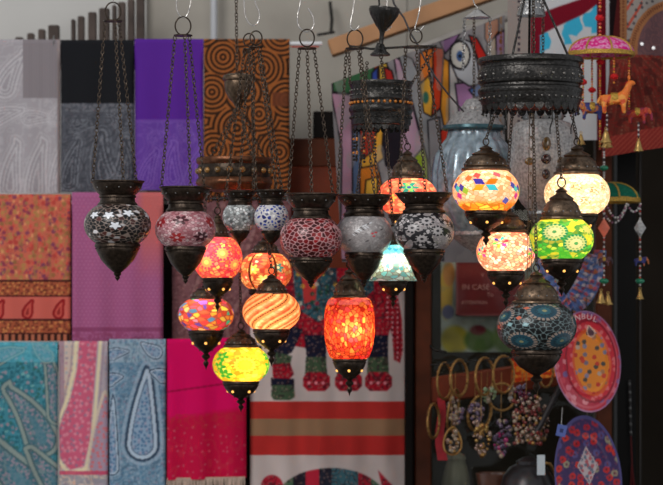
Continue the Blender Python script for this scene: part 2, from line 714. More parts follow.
def brocade(c, X, Y, where, line, dark, shapes, a=.8):
    """tone-on-tone paisleys with nested outlines"""
    for cx, cy, h, w, an, b in shapes:
        q = paisley(X, Y, cx, cy, h, w, an, b)
        c.put(where & (q < 1), dark, .45)
        for r0, r1 in ((.90, 1.08), (.56, .70), (.22, .36), (1.28, 1.4)):
            c.put(where & (q > r0) & (q < r1), line, a if r1 < 1.2 else a * .5)
    c.put(where & contour(X, Y, 10, 4, 3, .22), line, .3)


def p_grey(X, Y):
    c = Can(X, Y, (168, 162, 167))
    line = (200, 196, 199)
    brocade(c, X, Y, X > -99, line, (156, 150, 156), [(10, 165, 66, 20, .0, 12), (36, 165, 70, 20, .02, 12), (58, 165, 66, 18, 0, 10), (10, 70, 56, 20, .3, 14), (8, 112, 40, 16, 1.1, 8), (40, 116, 38, 14, 1.4, 8), (58, 110, 30, 12, .4, 6)])
    pan = (X > 23) & (X < 57) & (Y > 30) & (Y < 98)
    c.put(pan, (140, 132, 136))
    c.put(pan & (frac(X / 2.6) < .4), (130, 122, 126), .5)
    c.put((X > 57), (138, 120, 116), .6)
    return c.lin()


def p_black(X, Y):
    c = Can(X, Y, (27, 28, 32))
    low = Y > 103
    c.put(low, (84, 86, 94))
    brocade(c, X, Y, low, (128, 130, 138), (58, 60, 68), [(70, 160, 60, 18, .1, 12), (97, 158, 64, 24, -.35, 22), (128, 160, 56, 20, .25, -14), (84, 124, 28, 12, 1.2, 6), (116, 122, 30, 13, -1.1, 8), (112, 182, 30, 14, .8, 8)])
    c.put(low & contour(X, Y, 12, 5, 9, .25), (54, 55, 62), .5)
    c.put((Y > 103) & (Y < 112) & (cells(X, Y, 4, 3)[0] < 1.6), (120, 120, 126), .7)
    return c.lin()


def p_purple(X, Y):
    c = Can(X, Y, (90, 40, 148))
    low = Y > 122
    c.put(low, (104, 66, 158))
    brocade(c, X, Y, low, (138, 104, 186), (94, 56, 150), [(148, 165, 46, 16, .2, 10), (170, 162, 52, 18, -.2, 14), (194, 165, 48, 16, .1, 10), (158, 134, 22, 10, 1, 5), (184, 134, 22, 10, -1, 5)], .7)
    c.put((Y > 119) & (Y < 122.5), (120, 84, 170), .7)
    return c.lin()


RINGS = [(223, 57, 1), (262, 68, 1), (212, 92, 1), (259, 114, 1), (279, 152, 1), (237, 128, .9), (214, 150, 1), (286, 100, 1), (245, 180, 1), (203, 30, 1), (281, 34, 1), (240, 30, 1), (246, 92, .8), (204, 190, 1)]


def p_rings(X, Y):
    c = Can(X, Y, (52, 33, 22))
    best = np.full(X.shape, 1e9)
    for cx, cy, k in RINGS:
        best = np.minimum(best, np.hypot(X - cx, Y - cy) * k)
    w = .5 + .5 * np.sin(best / 4.7 * 2 * PI + 1.2)
    c.put(np.clip((w - .35) * 3, 0, 1), (160, 92, 46))
    c.put((X > 272) & (Y > 92) & (Y < 106), (112, 62, 40), .9)
    return c.lin()


shawls = 'shawls hung in the upper row'
drape('hanging_shawl', 'pale grey shawl woven with tone-on-tone paisley', 'shawl', -4, 39, 60, 193, .9, p_grey, shawls, seed=2, mat=SILK)
drape('hanging_shawl', 'black shawl with a grey paisley lower half', 'shawl', 60.6, 39.5, 134, 192, .9, p_black, shawls, seed=3, mat=SILK)
drape('hanging_shawl', 'violet purple shawl with a lighter patterned lower half', 'shawl', 134.6, 38.5, 203.2, 190, .9, p_purple, shawls, seed=4, mat=SILK)
drape('hanging_shawl', 'brown and black shawl printed with concentric circles', 'shawl', 203.8, 38.5, 289.5, 196, .9, p_rings, shawls, seed=5, mat=SILK)


def p_coral(X, Y):
    c = Can(X, Y, (208, 108, 88))
    d1, d2, h = cells(X, Y, 6.5, 5)
    c.pal((d1 < 2.1) | contour(X, Y, 5, 4, 15, .16), h, [(140, 60, 84), (186, 140, 84), (150, 110, 70), (190, 70, 66), (128, 66, 96)], .85)
    d1, d2, h = cells(X + 31, Y * .7, 6, 8)
    c.pal(d1 < 1.3, h, [(228, 160, 110), (166, 130, 84), (216, 84, 74)], .8)
    c.put((np.abs(frac(X / 14.2) - .5) < .12) & contour(X, Y, 7, 4, 6, .5), (168, 128, 78), .6)
    for y0, y1 in ((281, 296), (320, 334)):
        b = (Y > y0) & (Y < y1)
        c.put(b, (176, 92, 64))
        c.put(b & (cells(X, Y * 1.3, 4.5, 2)[0] < 1.5), (110, 56, 44), .8)
        c.put(b & (cells(X + 9, Y, 5, 12)[0] < 1.2), (214, 140, 84), .9)
        c.put((np.abs(Y - y0) < 1.3) | (np.abs(Y - y1) < 1.1), (70, 34, 34), .9)
    mid = (Y >= 297) & (Y < 319)
    c.put(mid, (212, 104, 92))
    for cx in (-2, 27, 58):
        q = paisley(X, Y, cx + 1, 308, 22, 11, .15, 5)
        c.put(mid & (q < 1.05), (150, 36, 40))
        c.put(mid & (q < .6), (206, 88, 78))
        c.put(mid & (q < .25), (150, 50, 48))
    b = Y > 334
    c.put(b, (190, 110, 84))
    c.put(b & (np.abs(frac(X / 6.5) - .5) < .25), (50, 32, 30), .9)
    return c.lin()


def p_mauve(X, Y):
    c = Can(X, Y, (172, 96, 140))
    c.put((np.hypot(frac(X / 4.2 + np.floor(Y / 3.6) * .5) - .5, frac(Y / 3.6) - .5) < .26), (190, 118, 156), .6)
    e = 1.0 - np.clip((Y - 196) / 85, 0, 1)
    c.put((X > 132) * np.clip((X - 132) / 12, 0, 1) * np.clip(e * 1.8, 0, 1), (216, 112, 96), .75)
    b = Y > 327
    c.put(b & (Y < 331), (140, 66, 104), .7)
    c.put(b & contour(X, Y, 6, 3, 4, .5), (150, 72, 110), .6)
    return c.lin()


def p_rose(X, Y):
    c = Can(X, Y, (134, 92, 96))
    for cx, cy, h, w, a, b in [(190, 235, 60, 26, .2, 10), (225, 225, 60, 28, -.2, 12), (262, 240, 60, 26, .2, -8), (200, 300, 70, 26, -.1, 10), (245, 310, 70, 28, .2, 8), (280, 300, 60, 20, 0, 8)]:
        q = paisley(X, Y, cx, cy, h, w, a, b)
        c.put(q < 1, (120, 72, 76), .7)
        c.put((q > .8) & (q < 1.05), (168, 130, 126), .7)
        c.put((q > .35) & (q < .5), (160, 110, 108), .7)
    c.put(contour(X, Y, 9, 4, 21, .3), (94, 60, 62), .55)
    c.put(cells(X, Y, 6, 9)[0] < 1.2, (170, 130, 128), .5)
    return c.lin()


mid = 'shawls hung in the middle row'
drape('hanging_shawl', 'coral orange shawl with small flowers and dark border bands', 'shawl', -4, 194, 70.3, 341, .85, p_coral, mid, seed=6)
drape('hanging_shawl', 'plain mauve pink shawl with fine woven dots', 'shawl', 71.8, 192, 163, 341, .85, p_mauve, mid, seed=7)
drape('hanging_shawl', 'dusky rose paisley shawl behind the cluster of lit lanterns', 'shawl', 172, 194, 291, 352, .92, p_rose, mid, seed=8, over=False)


def p_teal(X, Y):
    c = Can(X, Y, (62, 124, 138))
    top = Y < 362
    d1, d2, h = cells(X, Y, 5, 4)
    c.pal(d1 < 1.7, h, [(150, 130, 140), (34, 84, 98), (110, 160, 160), (150, 120, 130), (44, 90, 84), (40, 100, 116)], .8)
    c.put(contour(X, Y, 13, 5, 45, .3), (40, 92, 104), .6)
    for cx, cy, h_, w, a, b in [(32, 412, 92, 34, -.35, -26), (55, 380, 90, 22, -.1, -10), (6, 470, 96, 44, -.9, 24), (48, 476, 90, 34, -.8, 10), (8, 352, 40, 16, 1.1, 8), (40, 352, 30, 14, -1, 8)]:
        q = paisley(X, Y, cx, cy, h_, w, a, b)
        c.put(q < 1.05, (104, 124, 130), .9)
        c.put((q > .80) & (q < 1.0), (150, 152, 136), .5)
        c.put((q > 1.0) & (q < 1.12), (50, 84, 92), .5)
        c.put((q > .70) & (q < .80), (60, 86, 92), .8)
        c.put((q < .7) & contour(X, Y, 7, 4, 46, .4), (60, 96, 108), .6)
        c.put((q < .7) & (cells(X, Y, 4.5, 14)[0] < 1.5), (148, 126, 140), .75)
        c.put((q < .7) & (cells(X + 7, Y + 3, 5.5, 16)[0] < 1.5), (54, 100, 116), .8)
        c.put((q < .26), (74, 116, 130), .7)
    c.put(top, (96, 184, 204), .45)
    return c.lin(1.3)


def p_pinkpais(X, Y):
    c = Can(X, Y, (186, 168, 158))
    d1, d2, h = cells(X, Y, 5, 15)
    c.pal(d1 < 1.4, h, [(160, 110, 130), (140, 150, 160), (200, 150, 120), (120, 110, 130)], .65)
    c.put((X > 93), (150, 140, 156), .7)
    c.put((X < 64) & (Y < 420), (136, 110, 126), .75)
    for pts in ([(80, 335), (98, 335), (93, 400), (90, 440), (84, 466), (70, 470), (60, 458), (58, 430), (70, 400), (77, 370)],):
        ins, d = inside(X, Y, pts)
        sd = np.where(ins, -d, d)
        c.put(soft(sd), (182, 84, 110))
        c.put(ins & (cells(X, Y, 6, 22)[0] < 1.8), (200, 140, 150), .6)
        c.put(ins & (cells(X + 5, Y, 7, 24)[0] < 1.4), (120, 110, 130), .6)
        c.put(soft(np.abs(sd - 3) - 1.6), (206, 194, 160), .9)
        c.put(soft(np.abs(sd - 6.5) - .7), (130, 110, 120), .6)
    q = paisley(X, Y, 102, 430, 95, 24, .05, 3)
    c.put((q < 1), (150, 130, 150), .8)
    c.put((q < .9) & (cells(X, Y, 5, 25)[0] < 1.6), (196, 96, 100), .7)
    c.put((q > .85) & (q < 1.1), (200, 186, 160), .7)
    c.put((Y > 471) & (Y < 475), (180, 60, 90), .8)
    c.put((Y > 475) & contour(X, Y, 8, 4, 5, .5), (130, 130, 140), .7)
    return c.lin(1.35)


def p_bluepais(X, Y):
    c = Can(X, Y, (98, 130, 152))
    top = Y < 362
    c.put(top, (140, 160, 172), .8)
    c.put(contour(X, Y, 9, 5, 31, .35), (70, 92, 112), .6)
    c.put(contour(X, Y, 6, 4, 37, .3), (132, 152, 170), .55)
    d1, d2, h = cells(X, Y, 5, 33)
    c.pal(d1 < 1.3, h, [(150, 160, 176), (70, 110, 140), (130, 120, 140)], .6)
    for cx, cy, h_, w, a, b in [(143, 408, 105, 33, .02, 6), (112, 430, 90, 14, 0, 2), (113, 378, 22, 13, 1, 6), (160, 374, 22, 14, -.9, -6), (118, 352, 26, 12, 1.2, 5), (150, 350, 26, 14, -1.2, 5)]:
        q = paisley(X, Y, cx, cy, h_, w, a, b)
        c.put(q < 1, (128, 150, 172), .9)
        c.put((q > .86) & (q < 1.02), (36, 50, 68), .8)
        c.put((q > 1.06) & (q < 1.25), (150, 166, 182), .6)
        c.put((q > .66) & (q < .86), (168, 182, 196), .8)
        c.put((q > .58) & (q < .66), (56, 74, 96), .7)
        c.put((q < .54) & (cells(X, Y, 4, 34)[0] < 1.4), (70, 104, 136), .9)
        c.put((q < .6) & (cells(X + 3, Y, 7, 36)[0] < 1.5), (146, 140, 160), .7)
    return c.lin(1.35)


def p_crimson(X, Y):
    c = Can(X, Y, (222, 6, 96))
    k = np.clip((Y - 412 + (X - 200) * .12) / 6, 0, 1)
    c.put(k, (200, 16, 66))
    line = np.abs(Y - (392 - (X - 166) * .12)) < 1.0
    c.put(line, (150, 8, 56), .7)
    c.put((Y > 414) & (Y < 430) & contour(X, Y, 6, 3, 41, .4), (190, 50, 60), .5)
    c.put((Y > 425) * (cells(X, Y, 9, 44)[0] < 1.1), (196, 130, 130), .5)
    c.put((Y > 440) & contour(X, Y, 14, 4, 43, .25), (196, 50, 70), .5)
    return c.lin()


low = 'shawls hung in the lower row'
drape('hanging_shawl', 'turquoise shawl covered in large grey paisleys', 'shawl', -4, 342, 57.5, 520, .8, p_teal, low, seed=9, mat=SILK)
drape('hanging_shawl', 'cream shawl with a long pink paisley', 'shawl', 59, 341, 107.5, 520, .8, p_pinkpais, low, seed=10, mat=SILK)
drape('hanging_shawl', 'blue grey shawl with a dark-outlined paisley', 'shawl', 109, 339, 165.5, 520, .8, p_bluepais, low, seed=11, mat=SILK)
cr = drape('hanging_shawl', 'crimson pink shawl ending in a cream fringe', 'shawl', 167, 339, 246, 480, .8, p_crimson, low, seed=12, fold=1.6, slope=-.02, mat=SILK)
m = M()
for i in range(78):
    x = 167.5 + i
    p = P(x, 478 - (x - 167) * .02, .797) - cr.location
    q = P(x + R.uniform(-1, 1), 491 + R.uniform(-2, 2), .795 + R.uniform(-.003, .003)) - cr.location
    m.tube([p, (p + q) / 2 + Vector((R.uniform(-.001, .001), 0, 0)), q], .0011, 5)
obj('fringe', m, plain('cream_fringe', (204, 180, 164), .9, 0, .1, 100), cr, 'cream fringe')


def p_eleph(X, Y):
    c = Can(X, Y, (200, 186, 182))
    red, tan, navy, green, teal = (164, 28, 44), (150, 116, 88), (28, 30, 50), (66, 88, 64), (52, 92, 104)
    c.put((Y > 401.5) & (Y < 419), (184, 52, 48))
    c.put((Y >= 419) & (Y < 436), tan)
    c.put((Y >= 436) & (Y < 455.5), (186, 50, 48))
    ol = (60, 30, 40)
    # body
    poly(c, [(268, 262), (300, 258), (352, 258), (392, 262), (396, 300), (388, 338), (372, 346), (352, 338), (330, 344), (306, 348), (282, 344), (270, 320)], red)
    poly(c, [(292, 258), (336, 258), (338, 312), (318, 322), (296, 308)], teal)
    poly(c, [(300, 258), (318, 258), (316, 300), (304, 304)], (190, 60, 60))
    d1, d2, h = cells(X, Y, 9, 51)
    m_, d_ = inside(X, Y, [(292, 258), (336, 258), (338, 312), (318, 322), (296, 308)])
    c.pal(m_ & (d1 < 2.3), h, [(206, 160, 60), (180, 40, 60), (40, 80, 60), (210, 200, 180)], .8)
    poly(c, [(352, 258), (374, 258), (374, 290), (362, 300), (352, 288)], teal)
    # legs
    poly(c, [(280, 320), (303, 330), (292, 352), (276, 362), (270, 350)], navy)
    poly(c, [(276, 352), (292, 356), (290, 366), (272, 366)], green)
    poly(c, [(272, 364), (290, 363), (294, 374), (289, 380), (273, 378)], red)
    poly(c, [(271, 378), (294, 379), (294, 386), (271, 386)], navy)
    poly(c, [(272, 385), (294, 385), (295, 397), (290, 400), (274, 400), (271, 396)], green)
    for x0, x1, k in ((306, 326, 0), (338, 358, 1), (368, 388, 0)):
        poly(c, [(x0 - 2, 335), (x1, 335), (x1, 358), (x0 + 1, 358)], navy)
        poly(c, [(x0, 357), (x1, 357), (x1 + 1, 374), (x0 - 1, 374)], green)
        poly(c, [(x0 - 3, 378), (x0 + 1, 372), (x1 - 1, 372), (x1 + 4, 377), (x1 + 4, 386), (x1 - 1, 391), (x0 + 2, 391), (x0 - 3, 386)], red)
        for q in range(3):
            c.put(soft(np.hypot(X - (x0 + 3 + q * 7), Y - 383) - 1.6), (236, 170, 180), .8)
    # trunk
    poly(c, [(384, 292), (398, 296), (402, 320), (403, 350), (400, 363), (394, 360), (392, 335), (386, 316)], red)
    dots = np.hypot(frac(X / 5) - .5, frac(Y / 5) - .5) < .2
    m_, _ = inside(X, Y, [(384, 292), (398, 296), (402, 320), (403, 350), (400, 363), (394, 360), (392, 335), (386, 316)])
    c.put(m_ & dots, (236, 180, 190), .8)
    # second elephant below: patchwork back
    e = np.hypot((X - 331) / 58, (Y - 506) / 38)
    k = np.floor((X - 280) / 13).astype(int)
    cols = np.array([(80, 110, 84), (44, 40, 52), (180, 40, 60), (44, 46, 60), (64, 104, 116), (64, 104, 116), (170, 40, 56), (70, 100, 80)], float)
    c.put(soft((e - 1) * 40), cols[np.clip(k, 0, 7)])
    c.put(soft(np.hypot(X - 272, Y - 486) - 11), (176, 36, 54))
    poly(c, [(378, 470), (392, 485), (402, 520), (390, 520)], (176, 36, 54))
    fig = (c.c[..., 0] < 180) & (Y < 400) | (Y > 458) & (c.c[..., 0] < 180)
    c.put(fig & (cells(X, Y, 5, 57)[0] < 1.1), (150, 120, 110), .55)
    c.put(fig & contour(X, Y, 9, 4, 58, .3), (40, 26, 34), .5)
    c.shade(1 - .10 * vn(X, Y * .4, 10, 5))
    return c.lin(1.25)


drape('hanging_tapestry', 'cream hanging with patchwork elephants and red and tan stripes', 'tapestry', 250, 268, 407, 520, .84, p_eleph, seed=13, over=False, fold=.9, step=.7)


# ------------------------------------------------------------------ abstract figure cloth
def p_abstract(X, Y):
    c = Can(X, Y, (146, 140, 142))
    K_ = (32, 28, 32)
    G = [
        ([(332, 74), (348, 68), (376, 60), (374, 84), (347, 94), (333, 92)], (62, 106, 70)),
        ([(331, 93), (352, 95), (353, 160), (352, 260), (340, 260), (342, 150)], (196, 150, 172)),
        ([(374, 64), (384, 60), (392, 72), (396, 88), (376, 92)], (210, 90, 40)),
        ([(379, 64), (387, 62), (390, 84), (380, 86)], (226, 180, 70)),
        ([(384, 66), (392, 70), (398, 92), (388, 90)], (190, 50, 44)),
        ([(372, 72), (378, 66), (378, 92), (372, 92)], (60, 80, 160)),
        ([(352, 95), (360, 95), (362, 260), (353, 260)], (96, 116, 150)),
        ([(360, 118), (379, 124), (378, 150), (366, 160), (360, 150)], (178, 62, 48)),
        ([(378, 126), (392, 128), (386, 156), (376, 164), (362, 170), (360, 160), (372, 152)], (226, 164, 60)),
        ([(360, 168), (378, 164), (384, 196), (380, 230), (360, 230)], (222, 130, 46)),
        ([(366, 180), (378, 176), (377, 200), (364, 206)], (238, 184, 70)),
        ([(384, 120), (402, 108), (404, 140), (396, 170), (386, 165), (382, 150)], (42, 36, 44)),
        ([(394, 56), (402, 60), (414, 110), (424, 150), (412, 170), (400, 150), (402, 110)], (190, 152, 172)),
        ([(412, 160), (425, 145), (432, 180), (430, 215), (414, 200)], (150, 172, 50)),
        ([(398, 52), (412, 58), (436, 110), (444, 260), (430, 260), (428, 160), (412, 100)], (150, 150, 152)),
        ([(420, 52), (434, 46), (436, 60), (428, 78), (420, 82)], (222, 120, 50)),
        ([(433, 46), (444, 47), (446, 70), (442, 106), (432, 116), (426, 112), (434, 80)], (204, 64, 34)),
        ([(420, 84), (430, 74), (434, 96), (432, 116), (424, 112)], (230, 168, 60)),
        ([(444, 56), (450, 60), (452, 120), (446, 132), (441, 108)], (228, 150, 52)),
        ([(450, 58), (458, 70), (462, 110), (458, 150), (450, 160)], (196, 190, 186)),
        ([(440, 40), (462, 30), (456, 40), (446, 52)], (140, 104, 142)),
        ([(438, 134), (452, 118), (456, 150), (444, 156)], (204, 58, 40)),
        ([(452, 150), (458, 112), (462, 160), (456, 200), (448, 220)], (214, 110, 50)),
        ([(428, 120), (440, 116), (442, 150), (434, 200), (430, 160)], (170, 164, 166)),
        ([(456, 82), (474, 80), (482, 110), (470, 122), (460, 112)], (172, 124, 168)),
        ([(452, 44), (462, 36), (472, 40), (478, 58), (482, 84), (470, 84), (458, 76), (452, 62)], (196, 196, 200)),
        ([(470, 33), (478, 36), (488, 54), (488, 64), (481, 62), (476, 48)], (208, 48, 40)),
        ([(470, 88), (486, 78), (486, 92), (476, 96)], (80, 110, 170)),
        ([(486, 20), (500, 16), (500, 30), (490, 44), (486, 36)], (196, 110, 70)),
        ([(488, 44), (500, 30), (504, 80), (490, 80)], (200, 176, 150)),
        ([(497, 34), (506, 28), (506, 70), (498, 72)], (176, 136, 170)),
    ]
    for pts, col in G:
        poly(c, pts, col, K_, .75)
    c.put(soft(np.hypot((X - 426) / 3.2, (Y - 97) / 6) * 3 - 3), (60, 110, 90))
    e = np.hypot((X - 461) / 10, (Y - 53) / 14)
    c.put(soft((e - 1) * 10), (206, 200, 190))
    c.put(np.abs(e - 1) < .1, K_, .9)
    c.put(soft(np.hypot((X - 461) / 1, (Y - 54) / 1.5) - 3.6), (70, 96, 140))
    c.put(soft(np.hypot(X - 461, Y - 54) - 1.6), (20, 20, 30))
    c.put((np.abs(X - 502) < 1.6) & (cells(X, Y, 4, 5)[0] < 1.7), (150, 90, 40), .9)
    c.put(vn(X, Y * .5, 10, 19) > .62, (168, 162, 160), .45)
    c.shade(.82 + .25 * vn(X, Y, 14, 17))
    return c.lin(.78)


def free_cloth(name, label, cat, corners, paint, Y, mat=None, nx=140, ny=180, wave=None, struct_=False):
    """cloth with four free corners (tl, tr, br, bl) in photo pixels"""
    u, v = np.meshgrid(np.linspace(0, 1, nx), np.linspace(0, 1, ny))
    tl, tr, br, bl = [np.array(q, float) for q in corners]
    Q = (tl * (1 - u[..., None]) + tr * u[..., None]) * (1 - v[..., None]) + (bl * (1 - u[..., None]) + br * u[..., None]) * v[..., None]
    X, Yp = Q[..., 0], Q[..., 1]
    dep = Y + (wave(X, Yp) if wave else .006 * np.sin(X / 9.0) * v)
    s = sc(Y)
    V = np.stack([(X - 331.5) * s, dep, ZH + (HY - Yp) * s], -1)
    O = np.array(P((tl[0] + tr[0]) / 2, max(bl[1], br[1]), Y))
    o = sheet(name, V - O, paint(X, Yp), mat or CLOTH)
    o.location = O
    tag(o, label, cat)
    return o


free_cloth('hanging_painted_cloth', 'abstract cloth of outlined red, yellow, green and white shapes with an eye', 'textile',
           [(331, 84), (506, 13), (506, 262), (342, 262)], p_abstract, .72, nx=230, ny=250,
           wave=lambda X, Y: .010 * np.sin(X / 14.) + .05 * np.clip((X - 340) / 160, 0, 1))


def p_wavy(X, Y):
    c = Can(X, Y, (196, 196, 198))
    wob = 2.0 * np.sin(Y / 2.4) + 1.2 * np.sin(X / 2.1)
    t = (118, 22, 38)
    teal = (62, 172, 206)
    for pts in ([(535, 38), (549, 33), (550, 49), (541, 55), (538, 62), (535, 62)], [(562, 24), (580, 16), (583, 30), (577, 36), (570, 36), (572, 44), (563, 44)], [(584, 14), (600, 2), (600, 34), (592, 34), (590, 26), (584, 26)],
                [(545, 75), (556, 70), (558, 84), (548, 88)], [(568, 60), (580, 58), (580, 70), (570, 74)]):
        ins, d = inside(X + wob * .5, Y + wob * .4, pts)
        c.put(soft(np.where(ins, -d, d)), teal)
    poly(c, [(522, 20), (560, 6), (584, -2), (597, -16), (600, 2), (584, 14), (556, 27), (535, 38), (538, 66), (530, 66)], t)
    poly(c, [(531, 36), (540, 36), (540, 130), (531, 130)], t)
    c.put((X > 596.5) & (X < 606), (104, 18, 30))
    c.put((X >= 606) & (X < 609.5), (190, 190, 192))
    c.put((X >= 609.5), (34, 24, 26))
    c.put((X < 531), (150, 138, 132))
    c.put((X < 531) & (np.abs(X - 519) < 1.5) & (frac(Y / 6) < .5), (60, 50, 60))
    return c.lin(.95)


free_cloth('hanging_banner', 'white cloth with maroon bands and wavy turquoise blocks', 'textile',
           [(507.5, -12), (618, -12), (618, 140), (507.5, 140)], p_wavy, .70, nx=170, ny=170)


def p_embr(X, Y):
    c = Can(X, Y, (112, 52, 44))
    c.put((X < 622) & (Y < 60), (74, 26, 26))
    c.put((X > 620.5) & (X < 627) & (Y < 60), (136, 92, 62))
    c.put((X > 622.5) & (X < 624.5) & (frac(Y / 3) < .5) & (Y < 60), (100, 56, 40))
    pan = (X >= 627) & (Y < 62)
    c.put(pan, (140, 132, 126))
    c.put(pan & (np.abs(frac((X + Y * .6) / 11) - .5) < .14) & (X < 642), (170, 70, 54), .9)
    c.put(pan & (cells(X, Y, 7, 61)[0] < 1.5), (66, 62, 66), .8)
    r = np.hypot((X - 676) * 1.0, (Y - 50) * .92)
    c.put((r < 47) & (Y < 62), (146, 98, 66))
    c.put((r < 45) & (r > 42) & (frac(np.arctan2(Y - 50, X - 676) * 18) < .5) & (Y < 62), (96, 54, 40))
    c.put((r < 39) & (Y < 62), (94, 70, 74))
    c.put((r < 39) & (Y < 62) & contour(X, Y, 8, 4, 64, .4), (116, 80, 80), .6)
    lo = Y > 55 + (X - 633) * .02
    ang = np.arctan2(X - 628, np.maximum(Y - 46, .01))
    lo = lo & (X > 596)
    st = frac(ang * 5.5)
    c.put(lo, (108, 50, 42))
    c.put(lo & (st < .3), (90, 42, 36), .7)
    c.put(lo & (st > .7) & (vn(X, Y, 9, 68) > .4), (134, 74, 58), .6)
    c.put(lo & (frac(ang * 5.5 + .5) < .12) & (frac(np.hypot(X - 628, Y - 46) / 4) < .5), (160, 130, 104), .4)
    c.put(lo & contour(X, Y, 7, 4, 66, .35), (132, 36, 34), .55)
    c.put(lo & (vn(X, Y, 5, 69) > .68), (70, 34, 32), .6)
    hem = Y > 138 - (X - 605) * .2
    c.put(hem, (140, 50, 46))
    c.put(hem & (frac((X + Y) / 5) < .4), (166, 84, 66), .6)
    return c.lin()


ec = free_cloth('hanging_embroidery', 'red brown embroidered cloth with tan arched borders and two round mirrors', 'textile',
                [(619, -15), (700, -15), (700, 142), (600, 158)], p_embr, .63, nx=150, ny=210, wave=lambda X, Y: .01 * np.sin(X / 8.) - .03 * np.clip((Y - 60) / 90, 0, 1))
for x, y in ((642, 44), (653.5, 48)):
    m = M()
    m.ball(P(x, y, .618) - ec.location, .0042, 14, 8, sy=.35)
    obj('mirror_sequin', m, plain('mirror_disc', (240, 240, 240), .25, .2, .02, 10, emit=(255, 255, 255), estr=.25), ec)  # white emission stands in for light the little mirrors reflect


# ================================================================== LANTERNS
def unit(dx, dy):
    """unit vector of a globe point seen at (dx, dy) of its radius from its centre, dy up, from the street side"""
    k = math.sqrt(max(0, 1 - dx * dx - dy * dy))
    return np.array((dx, -k, dy))


def around(vs, n=3):
    out = []
    for v in vs:
        for k in range(n):
            a = 2 * PI * k / n
            out.append(np.array((v[0] * math.cos(a) - v[1] * math.sin(a), v[0] * math.sin(a) + v[1] * math.cos(a), v[2])))
    return out


def fib(n, seed, jit=.6):
    rs = np.random.RandomState(seed)
    i = np.arange(n) + .5
    z = 1 - 2 * i / n
    a = i * 2.399963
    r = np.sqrt(1 - z * z)
    S = np.stack([r * np.cos(a), r * np.sin(a), z], -1) + rs.normal(0, jit * 1.2 / math.sqrt(n), (n, 3))
    return S / np.linalg.norm(S, axis=1, keepdims=True), rs


def voro(U, n, seed, jit=.7):
    S, rs = fib(n, seed, jit)
    flat = U.reshape(-1, 3)
    dist = np.arccos(np.clip(flat @ S.T, -1, 1))
    k = np.argmin(dist, 1)
    d1 = dist[np.arange(len(flat)), k]
    dist[np.arange(len(flat)), k] = 9
    d2 = dist.min(1)
    h = rs.rand(n)[k]
    sh = U.shape[:2]
    return k.reshape(sh), d1.reshape(sh), d2.reshape(sh), h.reshape(sh), S


class G:
    """globe painter: colours in 0-255 per grid point, plus a grout mask"""

    def __init__(self, U, base):
        self.U = U
        self.c = np.ones(U.shape) * np.asarray(base, float)
        self.g = np.zeros(U.shape[:2])

    def put(self, m, col, a=1.0):
        m = np.clip(np.asarray(m, float) * a, 0, 1)[..., None]
        self.c = self.c * (1 - m) + np.asarray(col, float) * m

    def mosaic(self, n, seed, pal, grout, w, jit=.7, where=1.0, var=.27):
        k, d1, d2, h, S = voro(self.U, n, seed, jit)
        pal = np.asarray(pal, float)
        rs = np.random.RandomState(seed + 99)
        cc = pal[rs.randint(0, len(pal), n)] * (1 + rs.uniform(-var, var, (n, 1)))
        self.put(np.ones(h.shape) * where, cc[k])
        gm = ((d2 - d1) < w) * where
        self.put(gm, grout)
        self.g = np.maximum(self.g, gm)

    def local(self, v):
        v = np.asarray(v, float)
        e = np.cross((0, 0, 1.0), v)
        e /= np.linalg.norm(e) + 1e-9
        n = np.cross(v, e)
        dot = self.U @ v
        x, y = self.U @ e, self.U @ n
        r = np.where(dot > 0, np.hypot(x, y), 9)
        return x, y, r, np.arctan2(y, x)

    def flower(self, v, rad, n, col, core=None, rot=0.0):
        x, y, r, a = self.local(v)
        m = r < rad * (.42 + .58 * np.abs(np.cos((a + rot) * n / 2)))
        self.put(m, col)
        if core is not None:
            self.put(r < rad * .24, core)

    def star(self, v, rad, n, col, edge=None):
        x, y, r, a = self.local(v)
        k = np.abs(frac((a + .3) * n / (2 * PI)) - .5) * 2
        lim = rad * (.45 + .55 * k)
        if edge is not None:
            self.put(r < lim + .05, edge)
        self.put(r < lim, col)

    def disc(self, v, rad, col, ring=None, rw=.08, dots=0):
        x, y, r, a = self.local(v)
        self.put(r < rad, col)
        if ring is not None:
            m = np.abs(r - rad) < rw
            if dots:
                m &= np.abs(frac(a * dots / (2 * PI)) - .5) < .32
            self.put(m, ring)

    def diamond(self, v, rx, ry, col, ang=0.0):
        x, y, r, a = self.local(v)
        u, w = x * math.cos(ang) + y * math.sin(ang), -x * math.sin(ang) + y * math.cos(ang)
        self.put((np.abs(u) / rx + np.abs(w) / ry < 1) & (r < 1), col)


def globe_profile(kind, w, g0, g1):
    cy, hh = (g0 + g1) / 2, (g1 - g0) / 2
    R_ = w / 2
    out = []
    if kind == 'oblate':
        for t in np.linspace(-1, 1, 124):
            z = t * (1.0 if abs(t) < 1 else 1)
            out.append((R_ * math.sqrt(1 - (.83 * abs(z)) ** 2.0), cy + hh * z))
    elif kind == 'barrel':
        for t in np.linspace(-1, 1, 100):
            r = R_ * (1 - .26 * max(0, t) ** 2.2 - .22 * max(0, -t) ** 3.5) - R_ * .10 * max(0, (abs(t) - .9) / .1) ** 2
            out.append((r, cy + hh * t))
    elif kind == 'bell':
        for t in np.linspace(0, 1, 80):
            r = R_ * (.30 + .38 * math.sin(min(1, t / .45) * PI / 2) + .06 * t + .26 * max(0, (t - .55) / .45) ** 1.6)
            if t < .12:
                r *= .55 + .45 * math.sqrt(t / .12)
            out.append((r, g0 + (g1 - g0) * t))
    elif kind == 'dome':
        for t in np.linspace(0, 1, 80):
            a = t * PI / 2
            r = R_ * math.sin(a * .82 + .25) / math.sin(PI / 2 * .82 + .25) if t < .8 else R_ * (1 - .10 * ((t - .8) / .2) ** 2)
            out.append((r, g0 + (g1 - g0) * t))
        out = [(min(r, R_), z) for r, z in out]
    return out


